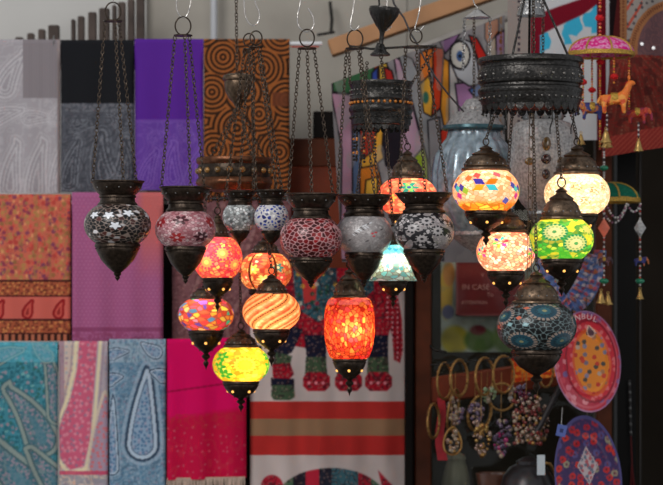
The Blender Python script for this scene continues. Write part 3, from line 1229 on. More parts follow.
def globe(t, kind, cx, w, g0, g1, paint, mat, base, nth=280):
    pr = globe_profile(kind, w, g0, g1)
    th = np.linspace(0, 2 * PI, nth, endpoint=False)
    r = np.array([p[0] for p in pr])
    y = np.array([p[1] for p in pr])
    z01 = (y - (g0 + g1) / 2) / ((g1 - g0) / 2)
    lat = np.arcsin(np.clip(-z01 * .93, -1, 1))
    TH, LAT = np.meshgrid(th, lat)
    U = np.stack([np.cos(LAT) * np.cos(TH), np.cos(LAT) * np.sin(TH), np.sin(LAT)], -1)
    g = G(U, base)
    paint(g)
    rr = np.repeat(r[:, None], nth, 1) - g.g * .14
    V = np.stack([rr * np.cos(TH) * t.s + (cx - t.px) * t.s, rr * np.sin(TH) * t.s, np.repeat(((t.py - y) * t.s)[:, None], nth, 1)], -1)
    return sheet('globe', V, lin1(np.clip(g.c, 0, 255)), mat, t.o, wrap=True)


def studs(m, t, cx, r, y, n, rad, mi, ph=0.0, sz=1.0):
    for i in range(n):
        a = 2 * PI * i / n + ph
        m.ball(((cx - t.px) * t.s + r * t.s * math.cos(a), r * t.s * math.sin(a), t.z(y)), rad * t.s, 8, 5, mi, sz)


def dangle_cone(t, cx, w, y0, y1, hole=None, mats=None):
    """metal cone under a globe, tip downwards"""
    h = y1 - y0
    m = M()
    pr = [(.02 * w, y0 - 1.5), (.335 * w, y0 - 1.5), (.35 * w, y0), (.35 * w, y0 + .05 * h), (.325 * w, y0 + .08 * h), (.33 * w, y0 + .13 * h), (.31 * w, y0 + .2 * h), (.25 * w, y0 + .42 * h), (.15 * w, y0 + .62 * h),
          (.075 * w, y0 + .74 * h), (.05 * w, y0 + .77 * h), (.062 * w, y0 + .80 * h), (.05 * w, y0 + .84 * h), (.03 * w, y0 + .87 * h), (.042 * w, y0 + .91 * h), (.022 * w, y0 + .95 * h), (.004 * w, y0 + h)]
    if hole is not None:
        pr = pr[:7] + [(.24 * w, y0 + .36 * h), (.13 * w, y0 + .48 * h), (.06 * w, y0 + .55 * h), (.045 * w, y0 + .58 * h), (.085 * w, y0 + .64 * h), (.075 * w, y0 + .69 * h), (.035 * w, y0 + .73 * h), (.03 * w, y0 + .76 * h),
                       (.055 * w, y0 + .82 * h), (.045 * w, y0 + .87 * h), (.02 * w, y0 + .92 * h), (.004 * w, y0 + h)]
    m.lathe([(r * t.s, t.z(y)) for r, y in pr], 40, 0, ((cx - t.px) * t.s, 0, 0))
    studs(m, t, cx, .335 * w, y0 + .10 * h, 18, .6, 0)
    if hole:
        studs(m, t, cx, .262 * w, y0 + .31 * h, 5, 1.5, 1, -PI / 2 + hole + cx * .7)
        studs(m, t, cx, .13 * w, y0 + .50 * h, 6, .8, 0, hole)
    return t.part('base_cone', m, mats or ([BRONZE, HOLE] if hole else BRONZE))


def bowl_lantern(label, cx, top, g0, g1, bot, cw, gw, Y, paint, base, ring, group=None, ang=170, pr=9.5, rr=8.5, plate_dy=9.5, mat=None):
    """lantern with an open flared collar, hung by three chains from a small plate and ring"""
    t = T('hanging_lantern', label, 'lantern', cx, bot, Y, group)
    m = M()
    c = cw / 2
    h = g0 - top
    m.lathe(t.prof([(c - 2, top + 2), (c - 1.2, top - .3), (c, top), (c, top + 1.2), (c - 1.8, top + 2.2), (c * .93, top + .16 * h), (c * .86, top + .34 * h), (c * .74, top + .52 * h), (c * .66, top + .62 * h),
                    (c * .69, top + .66 * h), (c * .69, top + .72 * h), (c * .64, top + .75 * h), (c * .66, top + .9 * h), (c * .74, g0), (c * .74, g0 + 2.5), (c * .5, g0 + 3)]), 48, 0)
    studs(m, t, cx, c * .885, top + .30 * h, 12, .75, 1, .15)
    t.part('collar', m, [BRONZE, TIN])
    globe(t, 'oblate', cx, gw, g0 + .5, g1, paint, mat or MOSAIC, base)
    dangle_cone(t, cx, gw * (.98 if gw > 45 else .85), g1, bot)
    rx, ry = ring
    yp = ry + plate_dy
    m = M()
    pc = t.L(rx, yp)
    m.lathe([(1e-5, .0022), (pr * .35 * t.s, .002), (pr * t.s, .0012), (pr * t.s, -.0012), (1e-5, -.0018)], 24, 0, pc)
    t.part('hanger_plate', m, BRONZE)
    m = M()
    m.ring(t.L(rx, ry), rr * t.s, .0016, 'y', 32, 8, sx=.92, sz=1.08)
    t.part('ring', m, BRONZE)
    for k in range(3):
        a = math.radians(ang + 120 * k)
        m = M()
        p = pc + Vector((pr * .9 * math.cos(a) * t.s, pr * .9 * math.sin(a) * t.s, -.002))
        q = Vector((c * .96 * math.cos(a) * t.s, c * .96 * math.sin(a) * t.s, t.z(top) - .001))
        m.link_chain(p, q)
        t.part('chain', m, CHAIN)
    return t


def wire_hook(label, pts, Y, mat=None, r=.0014):
    t = T('hanging_hook', label, 'hook', pts[-1][0], pts[-1][1], Y, None)
    m = M()
    # smooth the polyline
    P_ = [t.L(x, y) for x, y in pts]
    for _ in range(3):
        Q = [P_[0]]
        for a, b in zip(P_, P_[1:]):
            Q += [a * .75 + b * .25, a * .25 + b * .75]
        Q.append(P_[-1])
        P_ = Q
    m.tube(P_, r, 8)
    t.part('wire', m, mat or SILVER)
    return t


def lamp(label, cx, g0, g1, gw, Y, paint, base, capw, cap0, bot, hang, group=None, kind='oblate', power=.5, lit=True, bulb=(0, -.25, .25), ringr=3.6, hole=.35, slack=0):
    """lantern with a domed cap, glass globe and pierced cone; hang: list of (x, y) the chain runs up to"""
    t = T('hanging_lantern', label, 'lantern', cx, bot, Y, group)
    m = M()
    c = capw / 2
    h = g0 - cap0
    m.lathe(t.prof([(c * .6, g0 + 2), (c, g0 + 2), (c * 1.04, g0 + .8), (c * 1.02, g0 - .8), (c * .9, g0 - 1.8), (c * .93, g0 - .13 * h), (c * .88, g0 - .26 * h), (c * .80, g0 - .40 * h), (c * .66, g0 - .52 * h),
                    (c * .56, g0 - .57 * h), (c * .60, g0 - .62 * h), (c * .50, g0 - .68 * h), (c * .30, g0 - .76 * h), (c * .24, g0 - .82 * h), (c * .30, g0 - .86 * h), (c * .2, g0 - .92 * h), (1e-5, cap0)]), 40, 0)
    studs(m, t, cx, c * .93, g0 - .2 * h, 16, .8, 1)
    studs(m, t, cx, c * .80, g0 - .38 * h, 12, .9, 0, .2)
    t.part('cap', m, [BRONZE_W, TIN])
    m = M()
    m.ring((0, 0, t.z(cap0 - ringr * .9)), ringr * t.s, .0014, 'y', 24, 8, sx=.8)
    t.part('ring', m, BRONZE)
    globe(t, kind, cx, gw, g0 + .5, g1, paint, LIT if lit else MOSAIC, base)
    dangle_cone(t, cx, gw * {'oblate': .92, 'barrel': .96, 'bell': .86, 'dome': .86}[kind], g1, bot, hole if lit else 0)
    if hang:
        m = M()
        p = Vector((0, 0, t.z(cap0 - ringr * 1.7)))
        for hx, hy, hY in hang:
            q = P(hx, hy, hY) - t.O
            m.link_chain(p, q)
            p = q
        t.part('chain', m, CHAIN)
    if lit:
        ld = bpy.data.lights.new('bulb', 'POINT')
        ld.energy = power
        ld.color = (1.0, .84, .64)
        ld.shadow_soft_size = .012
        lo = bpy.data.objects.new('bulb', ld)
        COL.objects.link(lo)
        lo.parent = t.o
        gh, R_ = (g1 - g0) / 2, gw / 2
        lo.location = (bulb[0] * R_ * t.s, bulb[1] * R_ * t.s, t.z((g0 + g1) / 2 + bulb[2] * gh))
    return t


# ------------------------------------------------------------------ the unlit row
def pt_star(g):
    g.mosaic(520, 3, [(10, 8, 10), (14, 11, 12), (22, 12, 12), (70, 34, 30), (200, 196, 198), (12, 10, 12), (10, 8, 10)], (150, 132, 122), .018, .8)
    for v in around([unit(-.62, .42), unit(-.18, .40), unit(.38, .50), unit(.02, -.08)]):
        g.star(v, .19, 5, (240, 242, 248), (14, 12, 14))


def pt_pinkflower(g):
    g.mosaic(900, 4, [(206, 152, 158), (190, 132, 140), (222, 186, 188), (170, 104, 112)], (140, 80, 86), .014, var=.08)
    vs = [(unit(-.1, .42), (74, 18, 30)), (unit(-.78, .36), (160, 34, 40)), (unit(.86, .3), (150, 34, 40)), (unit(-.22, -.45), (168, 40, 44)), (unit(.55, -.4), (70, 20, 32))]
    for v, c in vs:
        for q in around([v]):
            g.flower(q, .27, 6, c, (216, 170, 174))


def pt_silver(g):
    g.mosaic(300, 5, [(206, 208, 208), (232, 234, 234), (190, 196, 196), (120, 124, 126)], (150, 152, 150), .04)


def pt_blue(g):
    g.mosaic(210, 6, [(34, 56, 150), (26, 44, 134), (50, 78, 168), (30, 50, 140), (216, 216, 222)], (222, 218, 220), .085, 1.0)


def pt_darkred(g):
    g.mosaic(430, 7, [(112, 2, 10), (86, 2, 8), (130, 5, 14), (66, 2, 8)], (206, 150, 152), .026, .85)


def pt_frost(g):
    g.mosaic(1000, 8, [(178, 172, 172), (164, 158, 158), (190, 184, 184)], (150, 142, 142), .01, var=.08)
    for k in range(7):
        for sgn in (-1, 1):
            v = unit(-.32 + k * .08 + sgn * .05, .12 + k * .06 - abs(3 - k) * .01 + (.10 if sgn > 0 else -.10) - .05)
            g.diamond(v, .10, .03, (222, 224, 228) if (k + sgn) % 3 else (60, 58, 62), .7 * sgn)
    for q in (unit(.28, .0), unit(.40, .05), unit(.33, -.12)):
        g.diamond(q, .07, .05, (214, 70, 80), .3)
    for q in around([unit(-.5, -.3), unit(.1, -.35), unit(.6, .2)]):
        g.diamond(q, .09, .035, (84, 80, 84), .5)


def pt_blacknet(g):
    g.mosaic(900, 9, [(172, 164, 164), (156, 148, 148), (184, 174, 172)], (138, 128, 128), .012, var=.08)
    rg = vn(g.U[..., 0] * 1.2 + 5, g.U[..., 2] * 1.2 + g.U[..., 1] * .6 + 7, .34, 8)
    g.mosaic(620, 19, [(180, 174, 174), (170, 164, 164), (34, 32, 36)], (30, 28, 32), .03, 1.1, where=(rg > .47) * 1.0)
    for q in around([unit(-.42, .12), unit(.05, .45), unit(.42, -.02), unit(-.1, -.4)]):
        g.disc(q, .21, (184, 178, 178), (34, 32, 36), .045, 10)
        g.disc(q, .06, (44, 42, 46))


row = None
bowl_lantern('unlit lantern with black and white star mosaic, in front of the black shawl', 117.5, 181, 204, 245, 281, 54, 67, 0.0, pt_star, (20, 18, 18), (113, 11.5), row, 168)
bowl_lantern('unlit lantern of pale pink mosaic with red and maroon flowers', 185.5, 187, 210, 248, 284, 53, 61, .0, pt_pinkflower, (190, 150, 156), (183, 26), row, 165)
bowl_lantern('small unlit lantern of silver mirror chips', 239.5, 191, 203, 231, 246, 33, 34, .17, pt_silver, (190, 190, 194), (249, 40), row, 150, 6, 6, 9)
bowl_lantern('small unlit lantern of white and cobalt blue chips', 271.5, 190, 203, 231, 248, 33, 35, .12, pt_blue, (206, 206, 212), (256, 38), row, 170, 7, 6.5, 9)
bowl_lantern('unlit dark red crackle lantern with pale grout', 311, 194, 217, 259, 288, 54, 63, .0, pt_darkred, (98, 14, 18), (307, 38), row, 152, 9.5, 8, 10.5)
bowl_lantern('unlit frosted grey lantern with a small red blossom sprig', 364, 195, 214, 254, 288, 56, 57, .075, pt_frost, (158, 156, 160), (355, 39), row, 172)
bowl_lantern('unlit grey lantern with a black dotted flower net', 424, 193, 211, 251, 283, 58, 61, .0, pt_blacknet, (160, 156, 158), (416, 36), row, 150, 13, 6.5, 11)


# ------------------------------------------------------------------ the lit lanterns and the teal one
def pl_rosy(g):
    g.mosaic(420, 21, [(255, 96, 84), (255, 120, 96), (250, 84, 96), (255, 140, 90), (255, 176, 90)], (214, 50, 76), .03, 1.0)
    for q in around([unit(.25, .2), unit(-.4, -.2), unit(.72, -.3)]):
        g.disc(q, .28, (255, 150, 90), (236, 60, 96), .05, 12)
        g.disc(q, .10, (255, 214, 110))


def pl_panel(g):
    g.mosaic(260, 22, [(255, 140, 80), (255, 170, 100), (250, 110, 70), (255, 196, 130), (240, 90, 70)], (190, 80, 50), .03)
    for v, c in ((unit(-.45, .1), (255, 226, 110)), (unit(-.3, .5), (230, 70, 70)), (unit(.5, .2), (70, 150, 150)), (unit(.62, -.3), (240, 90, 90)), (unit(-.7, -.3), (250, 110, 80)), (unit(-.05, -.4), (255, 230, 130))):
        for q in around([v], 2):
            g.flower(q, .26, 6, c, (255, 240, 190))
    for k in range(6):
        a = 2 * PI * k / 6 - .1
        d = np.abs(np.arctan2(np.sin(np.arctan2(g.U[..., 1], g.U[..., 0]) - a), np.cos(np.arctan2(g.U[..., 1], g.U[..., 0]) - a)))
        g.put(d < .05, (90, 40, 24))


def pl_dots(g):
    g.mosaic(190, 23, [(250, 80, 110), (255, 160, 60), (255, 214, 90), (60, 160, 130), (230, 60, 60), (120, 80, 190), (255, 120, 150), (90, 150, 200), (255, 190, 120), (240, 90, 60)], (170, 80, 60), .05, .9)


def pl_stripe(g):
    th = np.arctan2(g.U[..., 0], -g.U[..., 1])
    u = th * 1.0 - g.U[..., 2] * 1.25
    f = frac(u * 7 / (2 * PI) * 1.0)
    g.put(np.ones(f.shape), (250, 150, 86))
    g.put((f > .12) & (f < .34), (255, 218, 164))
    g.put((f > .46) & (f < .62), (240, 90, 46))
    g.put((f > .62) & (f < .76), (255, 200, 140))
    v = frac((g.U[..., 2] * 1.0 + th * .8) * 7)
    row_ = (np.abs(f - .90) < .055) & (v < .72)
    g.put(row_, (40, 20, 14))
    g.mosaic(420, 24, [(255, 150, 90), (255, 190, 130), (240, 110, 70)], (214, 120, 80), .02, where=((f > .12) & (f < .7)) * .35)


def pl_yellow(g):
    g.mosaic(280, 25, [(255, 214, 50), (255, 226, 90), (250, 200, 40), (255, 196, 60)], (232, 160, 40), .02)
    for q in around([unit(-.72, -.1), unit(-.62, .42), unit(-.5, -.5)]):
        g.flower(q, .30, 5, (70, 180, 60), (190, 220, 80))
    for q in around([unit(.18, .0)]):
        g.disc(q, .42, (250, 216, 70), (206, 150, 30), .05, 16)
        g.disc(q, .24, (226, 206, 50), (160, 180, 40), .04, 12)
    for q in around([unit(.8, -.2), unit(.7, .4)]):
        g.disc(q, .2, (255, 190, 50), (150, 190, 60), .05, 8)


def pl_red(g):
    g.mosaic(620, 26, [(250, 78, 36), (255, 92, 44), (255, 112, 50), (236, 56, 40), (255, 136, 60), (255, 98, 54), (232, 60, 60)], (160, 34, 20), .022, 1.0)
    g.put((g.U[..., 2] > .72) * (vn(g.U[..., 0] + 3, g.U[..., 1] + 3, .2, 3) > .4), (226, 120, 130), .7)


def pl_teal(g):
    g.mosaic(240, 27, [(196, 240, 226), (214, 250, 234), (170, 230, 224), (226, 246, 214), (130, 214, 220)], (150, 150, 140), .03)
    up = np.clip((g.U[..., 2] - .3) * 5, 0, 1)
    g.mosaic(240, 28, [(60, 150, 180), (90, 190, 214), (40, 120, 160), (120, 210, 216)], (70, 120, 130), .04, where=up)
    for q in around([unit(-.3, -.2), unit(.4, -.3), unit(.05, .25)]):
        g.flower(q, .14, 6, (80, 200, 214), (170, 110, 90))


def pl_salmon(g):
    g.mosaic(420, 29, [(255, 110, 84), (255, 134, 96), (250, 100, 90), (255, 150, 110)], (226, 90, 70), .02)
    for q in around([unit(.02, .42)]):
        g.flower(q, .34, 6, (40, 130, 120), (60, 200, 150))
        g.diamond(q, .12, .30, (120, 190, 90), .4)
        g.disc(q, .08, (60, 70, 150))
    for q in around([unit(-.55, -.1), unit(.6, -.05)]):
        g.flower(q, .2, 5, (255, 190, 90), (230, 60, 60))


def pl_cream(g):
    g.mosaic(520, 30, [(255, 214, 184), (255, 200, 160), (255, 226, 204), (250, 186, 140)], (236, 160, 110), .018, var=.12)
    lowm = np.clip((-g.U[..., 2] - .45) * 5, 0, 1)  # orange low tiles carry the bulb's warm light in their colour
    g.mosaic(260, 31, [(255, 170, 50), (255, 140, 40), (255, 196, 80)], (240, 110, 40), .03, where=lowm)
    cols = [(250, 110, 20), (50, 40, 160), (255, 160, 20), (50, 180, 210)]
    for q in around([unit(-.08, .22)]):
        e = np.cross((0, 0, 1.0), q)
        e /= np.linalg.norm(e)
        n = np.cross(q, e)
        for k, (dx, dy) in enumerate(((.2, .14), (-.2, .14), (-.2, -.14), (.2, -.14))):
            v = q + e * dx + n * dy
            g.diamond(v / np.linalg.norm(v), .24, .15, cols[k], .6 if dx * dy > 0 else -.6)
    for v, c in ((unit(-.78, .1), (70, 60, 170)), (unit(-.66, -.05), (150, 190, 60)), (unit(-.82, -.25), (200, 60, 160)), (unit(.75, .2), (64, 70, 180)), (unit(.85, .05), (70, 190, 200)), (unit(.52, -.48), (80, 90, 190)),
                 (unit(-.3, .62), (240, 80, 80)), (unit(.25, .66), (240, 90, 110)), (unit(.62, .5), (255, 120, 60)), (unit(-.55, .5), (250, 110, 60))):
        for q in around([v]):
            g.diamond(q, .13, .19, c, .3)


def pl_confetti(g):
    g.mosaic(560, 32, [(255, 206, 176), (255, 190, 150), (255, 224, 200), (250, 150, 120), (255, 170, 130)], (226, 110, 90), .022)
    cols = [(230, 40, 60), (60, 190, 190), (60, 60, 170), (90, 200, 90), (240, 180, 60), (200, 60, 160)]
    for v0 in (unit(-.25, .42), unit(.86, -.05)):
        for q in around([v0]):
            e = np.cross((0, 0, 1.0), q)
            e /= np.linalg.norm(e)
            n = np.cross(q, e)
            for k in range(6):
                a = k * PI / 3 + .3
                v = q + (e * math.cos(a) + n * math.sin(a)) * .2
                g.diamond(v / np.linalg.norm(v), .13, .07, cols[k], a)


def pl_green(g):
    g.mosaic(420, 33, [(160, 200, 60), (206, 214, 70), (90, 180, 70), (220, 220, 90), (60, 160, 60)], (90, 150, 70), .03)
    lowm = np.clip((-g.U[..., 2] - .35) * 4, 0, 1) * (vn(g.U[..., 0] + 3, g.U[..., 2] + 3, .25, 12) > .4)
    g.put(lowm, (70, 190, 60), .8)
    g.put((vn(g.U[..., 0] + 9, g.U[..., 2] * 1.5 + 9, .25, 14) > .66), (236, 216, 60), .8)
    for q in around([unit(-.3, .30), unit(.36, -.22)]):
        g.disc(q, .40, (96, 176, 130))
        g.disc(q, .36, (206, 214, 150), (30, 140, 90), .045, 18)
        g.disc(q, .24, (226, 218, 170), (150, 180, 120), .03, 12)
        g.disc(q, .07, (80, 170, 100))
    for q in around([unit(.72, .42)]):
        g.disc(q, .22, (200, 196, 110), (120, 170, 70), .04, 10)


def pl_ivory(g):
    g.mosaic(640, 34, [(255, 230, 200), (255, 220, 184), (255, 240, 222), (250, 208, 166)], (226, 180, 130), .016, var=.10)
    for q in around([unit(-.1, .3), unit(.45, .1), unit(.15, -.35), unit(.75, .3), unit(-.5, -.1)]):
        x, y, r, a = g.local(q)
        g.put((r < .2) & (vn(x + 2, y + 2, .05, 5) > .58), (160, 112, 66), .85)


def pt_tealdisc(g):
    g.mosaic(520, 35, [(3, 6, 9), (5, 9, 12), (2, 5, 7)], (112, 130, 132), .016, 1.0)
    for v, r in ((unit(.12, .62), .36), (unit(-.42, -.55), .34), (unit(.55, -.52), .36), (unit(-.82, .42), .30), (unit(.93, .22), .2)):
        for q in around([v], 2):
            g.disc(q, r + .03, (30, 40, 46))
            g.disc(q, r, (28, 72, 88), (160, 142, 130), .045, 20)
            g.disc(q, r * .55, (42, 94, 108), (22, 56, 70), .04, 14)
            g.disc(q, r * .16, (150, 150, 110))
    for q in around([unit(-.97, .0), unit(-.5, .35), unit(-.28, .72)], 2):
        g.diamond(q, .09, .08, (214, 110, 80))
    for q in around([unit(-.72, .1), unit(-.35, .1)], 2):
        g.diamond(q, .10, .09, (150, 190, 196), .5)


lamp('lit rosy pink lantern behind the pink flowered unlit one', 217.5, 237, 279, 50, .24, pl_rosy, (255, 110, 90), 24, 214, 312, [(219, 193.5, .28)], power=.20, bulb=(-.1, -.45, -.25))
lamp('lit orange panelled lantern half hidden above the diagonally striped one', 265.5, 253, 290, 53, .36, pl_panel, (255, 150, 80), 28, 236, 322, [(257, 193.5, .36)], power=.17, bulb=(-.1, -.35, -.4))
lamp('lit multicoloured mosaic lantern hanging directly below the rosy pink one', 206, 298, 331, 56, .39, pl_dots, (250, 130, 90), 32, 284, 370, [(205, 193.5, .37)], power=.19, bulb=(-.1, -.35, -.4))
lamp('lit orange lantern with diagonal stripes and dark dotted lines', 271.5, 293, 330, 58, .20, pl_stripe, (255, 176, 110), 32, 274, 366, [(262, 193.5, .25)], power=.20)
lamp('lit yellow lantern with green petals, lowest of the cluster', 241, 346, 382, 57, .32, pl_yellow, (255, 214, 60), 34, 329, 412, [(238, 193.5, .30)], power=.20, bulb=(.2, -.4, 0))
lamp('lit tall red barrel-shaped lantern hanging over the striped hanging', 349.5, 297, 359, 51, .16, pl_red, (250, 80, 40), 34, 268, 396, [(364, 129.5, .22)], kind='barrel', power=.30, bulb=(.12, -.66, .04))
lamp('lit pale teal bell-shaped lantern', 393, 243, 281, 49, .13, pl_teal, (200, 240, 226), 16, 232, 308, [(386, 129.5, .178)], kind='bell', power=.22, bulb=(0, -.2, -.2))
lamp('lit salmon lantern with a green blossom behind two grey unlit ones', 407.5, 178, 215, 60, .27, pl_salmon, (255, 120, 90), 35, 150, 238, [(402, 129.5, .27)], power=.25, bulb=(.1, -.35, -.2))
lamp('lit cream lantern with blue and orange diamonds', 486, 169, 212, 67, .05, pl_cream, (255, 220, 166), 48, 145, 246, [(495, 114, .05)], power=.25, bulb=(0, -.2, -.3))
lamp('lit pinkish white confetti lantern above the dark teal one', 506, 231, 272, 59, .12, pl_confetti, (255, 206, 176), 42, 206, 308, [(512, 114, .09)], power=.28, bulb=(0, -.25, -.1))
lamp('lit green and yellow lantern with round rosettes', 561.5, 218, 260, 65, -.05, pl_green, (160, 200, 70), 42, 187, 296, [(556, 114, -.02)], power=.22, bulb=(.1, -.2, -.3), ringr=5)
lamp('lit plain ivory white lantern behind the green one', 577, 173, 215, 66, .13, pl_ivory, (255, 232, 190), 46, 145, 250, [(572, 114, .09)], power=.29, bulb=(0, -.3, -.1))
lamp('unlit dark teal lantern with round blue medallions', 536.5, 302, 351, 80, -.12, pt_tealdisc, (14, 20, 24), 48, 271, 394, [(533, 114, -.05)], lit=False)

# ------------------------------------------------------------------ wire hooks at the top
wire_hook('bright wire hook above the pink flowered lantern', [(179, -30), (177, -6), (176, 8), (180, 17), (186, 18), (190, 8), (191, -2)], .0)
wire_hook('bright wire hook above the two small lanterns', [(244, -30), (244, 8), (246, 20), (253, 27), (259, 22), (260, 12), (254, 2), (258, -10)], .14)
wire_hook('bright wire hook above the dark red lantern', [(302, -30), (301, 2), (297, 16), (298, 27), (306, 33), (314, 28), (314, 18), (308, 8)], .0)
wire_hook('thin wire hook above the frosted grey lantern', [(356, -30), (354, 6), (351, 20), (350, 28), (355, 31), (359, 26)], .03)
wire_hook('thin wire hook above the black netted lantern', [(421, -30), (421, 2), (418, 18), (414, 30), (418, 33), (424, 26)], .0)
wire_hook('thin wire hook above the star mosaic lantern', [(114, -30), (114, -6), (113, 4), (116, 5)], .0)
wire_hook('zigzag wire hook over the little silver dish', [(472, -20), (473, 4), (479, 8), (474, 13), (477, 16)], .3)
wire_hook('long slim wire hook beside the dark funnel pendant', [(388, -30), (387, 10), (383, 28), (386, 32), (392, 26)], .2)


# ================================================================== CHANDELIERS
def scallops(m, t, cx, r, y, n, rad, mi=0, drop=0.0):
    for i in range(n):
        a = 2 * PI * (i + .5) / n
        c = Vector(((cx - t.px) * t.s + r * t.s * math.cos(a), r * t.s * math.sin(a), t.z(y)))
        u = Vector((-math.sin(a), math.cos(a), 0))
        nrm = Vector((math.cos(a), math.sin(a), 0))
        V, F = [], []
        k_ = 10
        for side in (-.0008, .0008):
            V.append(c + nrm * side + Vector((0, 0, rad * t.s * .3)))
            for k in range(k_ + 1):
                b = PI + PI * k / k_
                V.append(c + nrm * side + u * (rad * t.s * math.cos(b)) + Vector((0, 0, (rad + drop) * t.s * math.sin(b))))
        n1 = k_ + 2
        for k in range(1, n1 - 1):
            F.append((0, k, k + 1))
            F.append((n1, n1 + k + 1, n1 + k))
            F.append((k, n1 + k, n1 + k + 1, k + 1))
        m.add(V, F, mi)


# the large dark drum
t = T('hanging_chandelier', 'large dark pierced metal drum with a scalloped skirt carrying lit lanterns', 'chandelier', 530.5, 112, .05)
m = M()
r = 52.5
m.lathe(t.prof([(r - 4, 96), (r - 4, 62), (r - 2.5, 59), (r - .5, 58.5), (r + .6, 60.5), (r + .3, 63.5), (r - 2, 65), (r - 2.6, 67), (r - 2.2, 69), (r - .8, 70)]), 80, 0, caps=False)
t.part('top_rim', m, BLACKMETAL)
m = M()
m.lathe(t.prof([(r - .8, 70), (r - .2, 72), (r - .2, 83), (r - 1, 84.5)]), 80, 0, caps=False)
studs(m, t, 530.5, r - .3, 77.2, 26, 1.9, 1)
studs(m, t, 530.5, r - .3, 73.4, 60, .7, 1)
studs(m, t, 530.5, r - .3, 81.6, 60, .7, 1)
t.part('embossed_band', m, [BLACKMETAL, EMBOSS])
m = M()
m.lathe(t.prof([(r - 1, 84.5), (r - 2.8, 86), (r - 2.6, 88), (r - .5, 89.5), (r + .4, 91.5), (r - .4, 94), (r - 1, 95)]), 80, 0, caps=False)
m.lathe(t.prof([(r - 1, 95), (r - 1.4, 97), (r - 2.6, 103), (r - 4.5, 107)]), 80, 0, caps=False)
studs(m, t, 530.5, r - 1.6, 99.4, 44, 1.3, 1)
t.part('lower_band', m, [BLACKMETAL, EMBOSS])
m = M()
scallops(m, t, 530.5, r - 4.4, 106.5, 32, 4.6, 0, 1.5)
studs(m, t, 530.5, r - 4.2, 114.0, 32, 1.1, 0, PI / 32)
t.part('scalloped_skirt', m, BLACKMETAL)
m = M()
m.lathe(t.prof([(r - 5, 106.5), (r - 30, 104), (1, 103)]), 60, 0, caps=False)
t.part('underside', m, RUST)
for x0, x1, dy in ((529, 511.5, -.03), (534, 570, -.04), (530, 529, .06)):
    m = M()
    m.tube([t.L(x0, -22, .02), t.L(x1, 60, .05 + dy)], .0026, 8)
    t.part('strap', m, BLACKMETAL)
m = M()
m.link_chain(t.L(533, -20, .07), t.L(534, 60, .0))
t.part('chain', m, CHAIN)
for x, Yd in ((490, .03), (506, -.03), (552, -.04), (573, .03)):
    m = M()
    m.tube([t.L(x, 108, Yd), t.L(x + .5, 120, Yd), t.L(x - 2, 128, Yd), t.L(x - 2, 134, Yd)], .0014, 6)
    t.part('drop_wire', m, BLACKMETAL)
# strand of rectangular links
m = M()
for k in range(15):
    c = t.L(531.5 - k * .18, 119 + k * 12.3 * .98, .0)
    m.tube([c + Vector((dx * .0042, 0, dz * .0115)) for dx, dz in ((-1, 1), (1, 1), (1, -1), (-1, -1))], .0012, 6, closed=True)
    m.link_chain(c + Vector((0, 0, -.0108)), c + Vector((0, 0, -.0158)), L=.004, w=.0018, r=.0008)
t.part('bar_link_strand', m, BRONZE_W)

# silver bell cap above it
t = T('hanging_bell_cap', 'bright silver bell cap above the large dark drum', 'cap', 531, 16, .22)
m = M()
m.lathe(t.prof([(1, -8), (5, -7), (9, -2), (11, 5), (13, 11), (14.5, 14), (14.5, 16), (12, 16), (11, 13)]), 40, 0, caps=False)
studs(m, t, 531, 10.2, 3, 14, 1.3, 1)
studs(m, t, 531, 12, 9, 16, 1.1, 1)
t.part('cap', m, [TIN, SILVER])
m = M()
m.link_chain(t.L(531, -9), t.L(531, -30))
t.part('chain', m, CHAIN)

# small silver dish with two chains
t = T('hanging_dish', 'little shiny silver dish with two chains below the pine beam', 'dish', 477, 18, .3)
m = M()
m.lathe(t.prof([(1, 9), (5, 10.5), (9, 14), (13.5, 17), (13.8, 18), (10, 17.5), (1, 17)]), 40, 0, caps=False)
t.part('dish', m, SILVER)
for x0, x1, y1 in ((464.5, 463, 70), (490, 489, 110)):
    m = M()
    m.link_chain(t.L(x0, 18), t.L(x1, y1))
    t.part('chain', m, TIN)

# smaller dark chandelier with amber beads, funnel above
t = T('hanging_chandelier', 'smaller dark filigree chandelier ring with amber beads', 'chandelier', 381, 136, .25)
r = 32
m = M()
m.lathe(t.prof([(r - 3, 96), (r - 3, 84), (r - .5, 82), (r, 83.5), (r - .4, 86), (r - 1.6, 88), (r - 1.2, 98), (r - .2, 100), (r - 1, 101)]), 64, 0, caps=False)
studs(m, t, 381, r - 1.3, 91, 36, 1.2, 1)
studs(m, t, 381, r - 1.2, 95.5, 40, .9, 1, .06)
t.part('upper_ring', m, [BLACKMETAL, EMBOSS])
m = M()
m.lathe(t.prof([(r - 2, 101), (r - 2, 106)]), 64, 0, caps=False)
studs(m, t, 381, r - 1, 103.5, 34, 1.5, 1)
t.part('amber_bead_row', m, [BLACKMETAL, AMBER])
m = M()
m.lathe(t.prof([(r - 1, 106), (r + .2, 108), (r + .4, 111), (r - 1, 113), (r - 1.4, 114), (r - 2.2, 125), (r - 4.5, 127)]), 64, 0, caps=False)
studs(m, t, 381, r - 1.6, 118, 32, 1.5, 0)
scallops(m, t, 381, r - 4.2, 126.5, 24, 3.6, 0, 1)
t.part('lower_ring', m, [BLACKMETAL])
for x0, y0, x1, dY in ((349, 50, 350, -.03), (367, 62, 366, -.06), (436, 48, 411, .0), (381, 56, 384, -.065)):
    m = M()
    m.link_chain(t.L(x0, y0, .25 + dY * .3), t.L(x1, 84, .25 + dY))
    t.part('chain', m, CHAIN)
m = M()
m.tube([t.L(349, 46, .25), t.L(372, 49, .25), t.L(404, 47, .25), t.L(437, 46, .25)], .0028, 8)
t.part('spreader_bar', m, BLACKMETAL)
m = M()
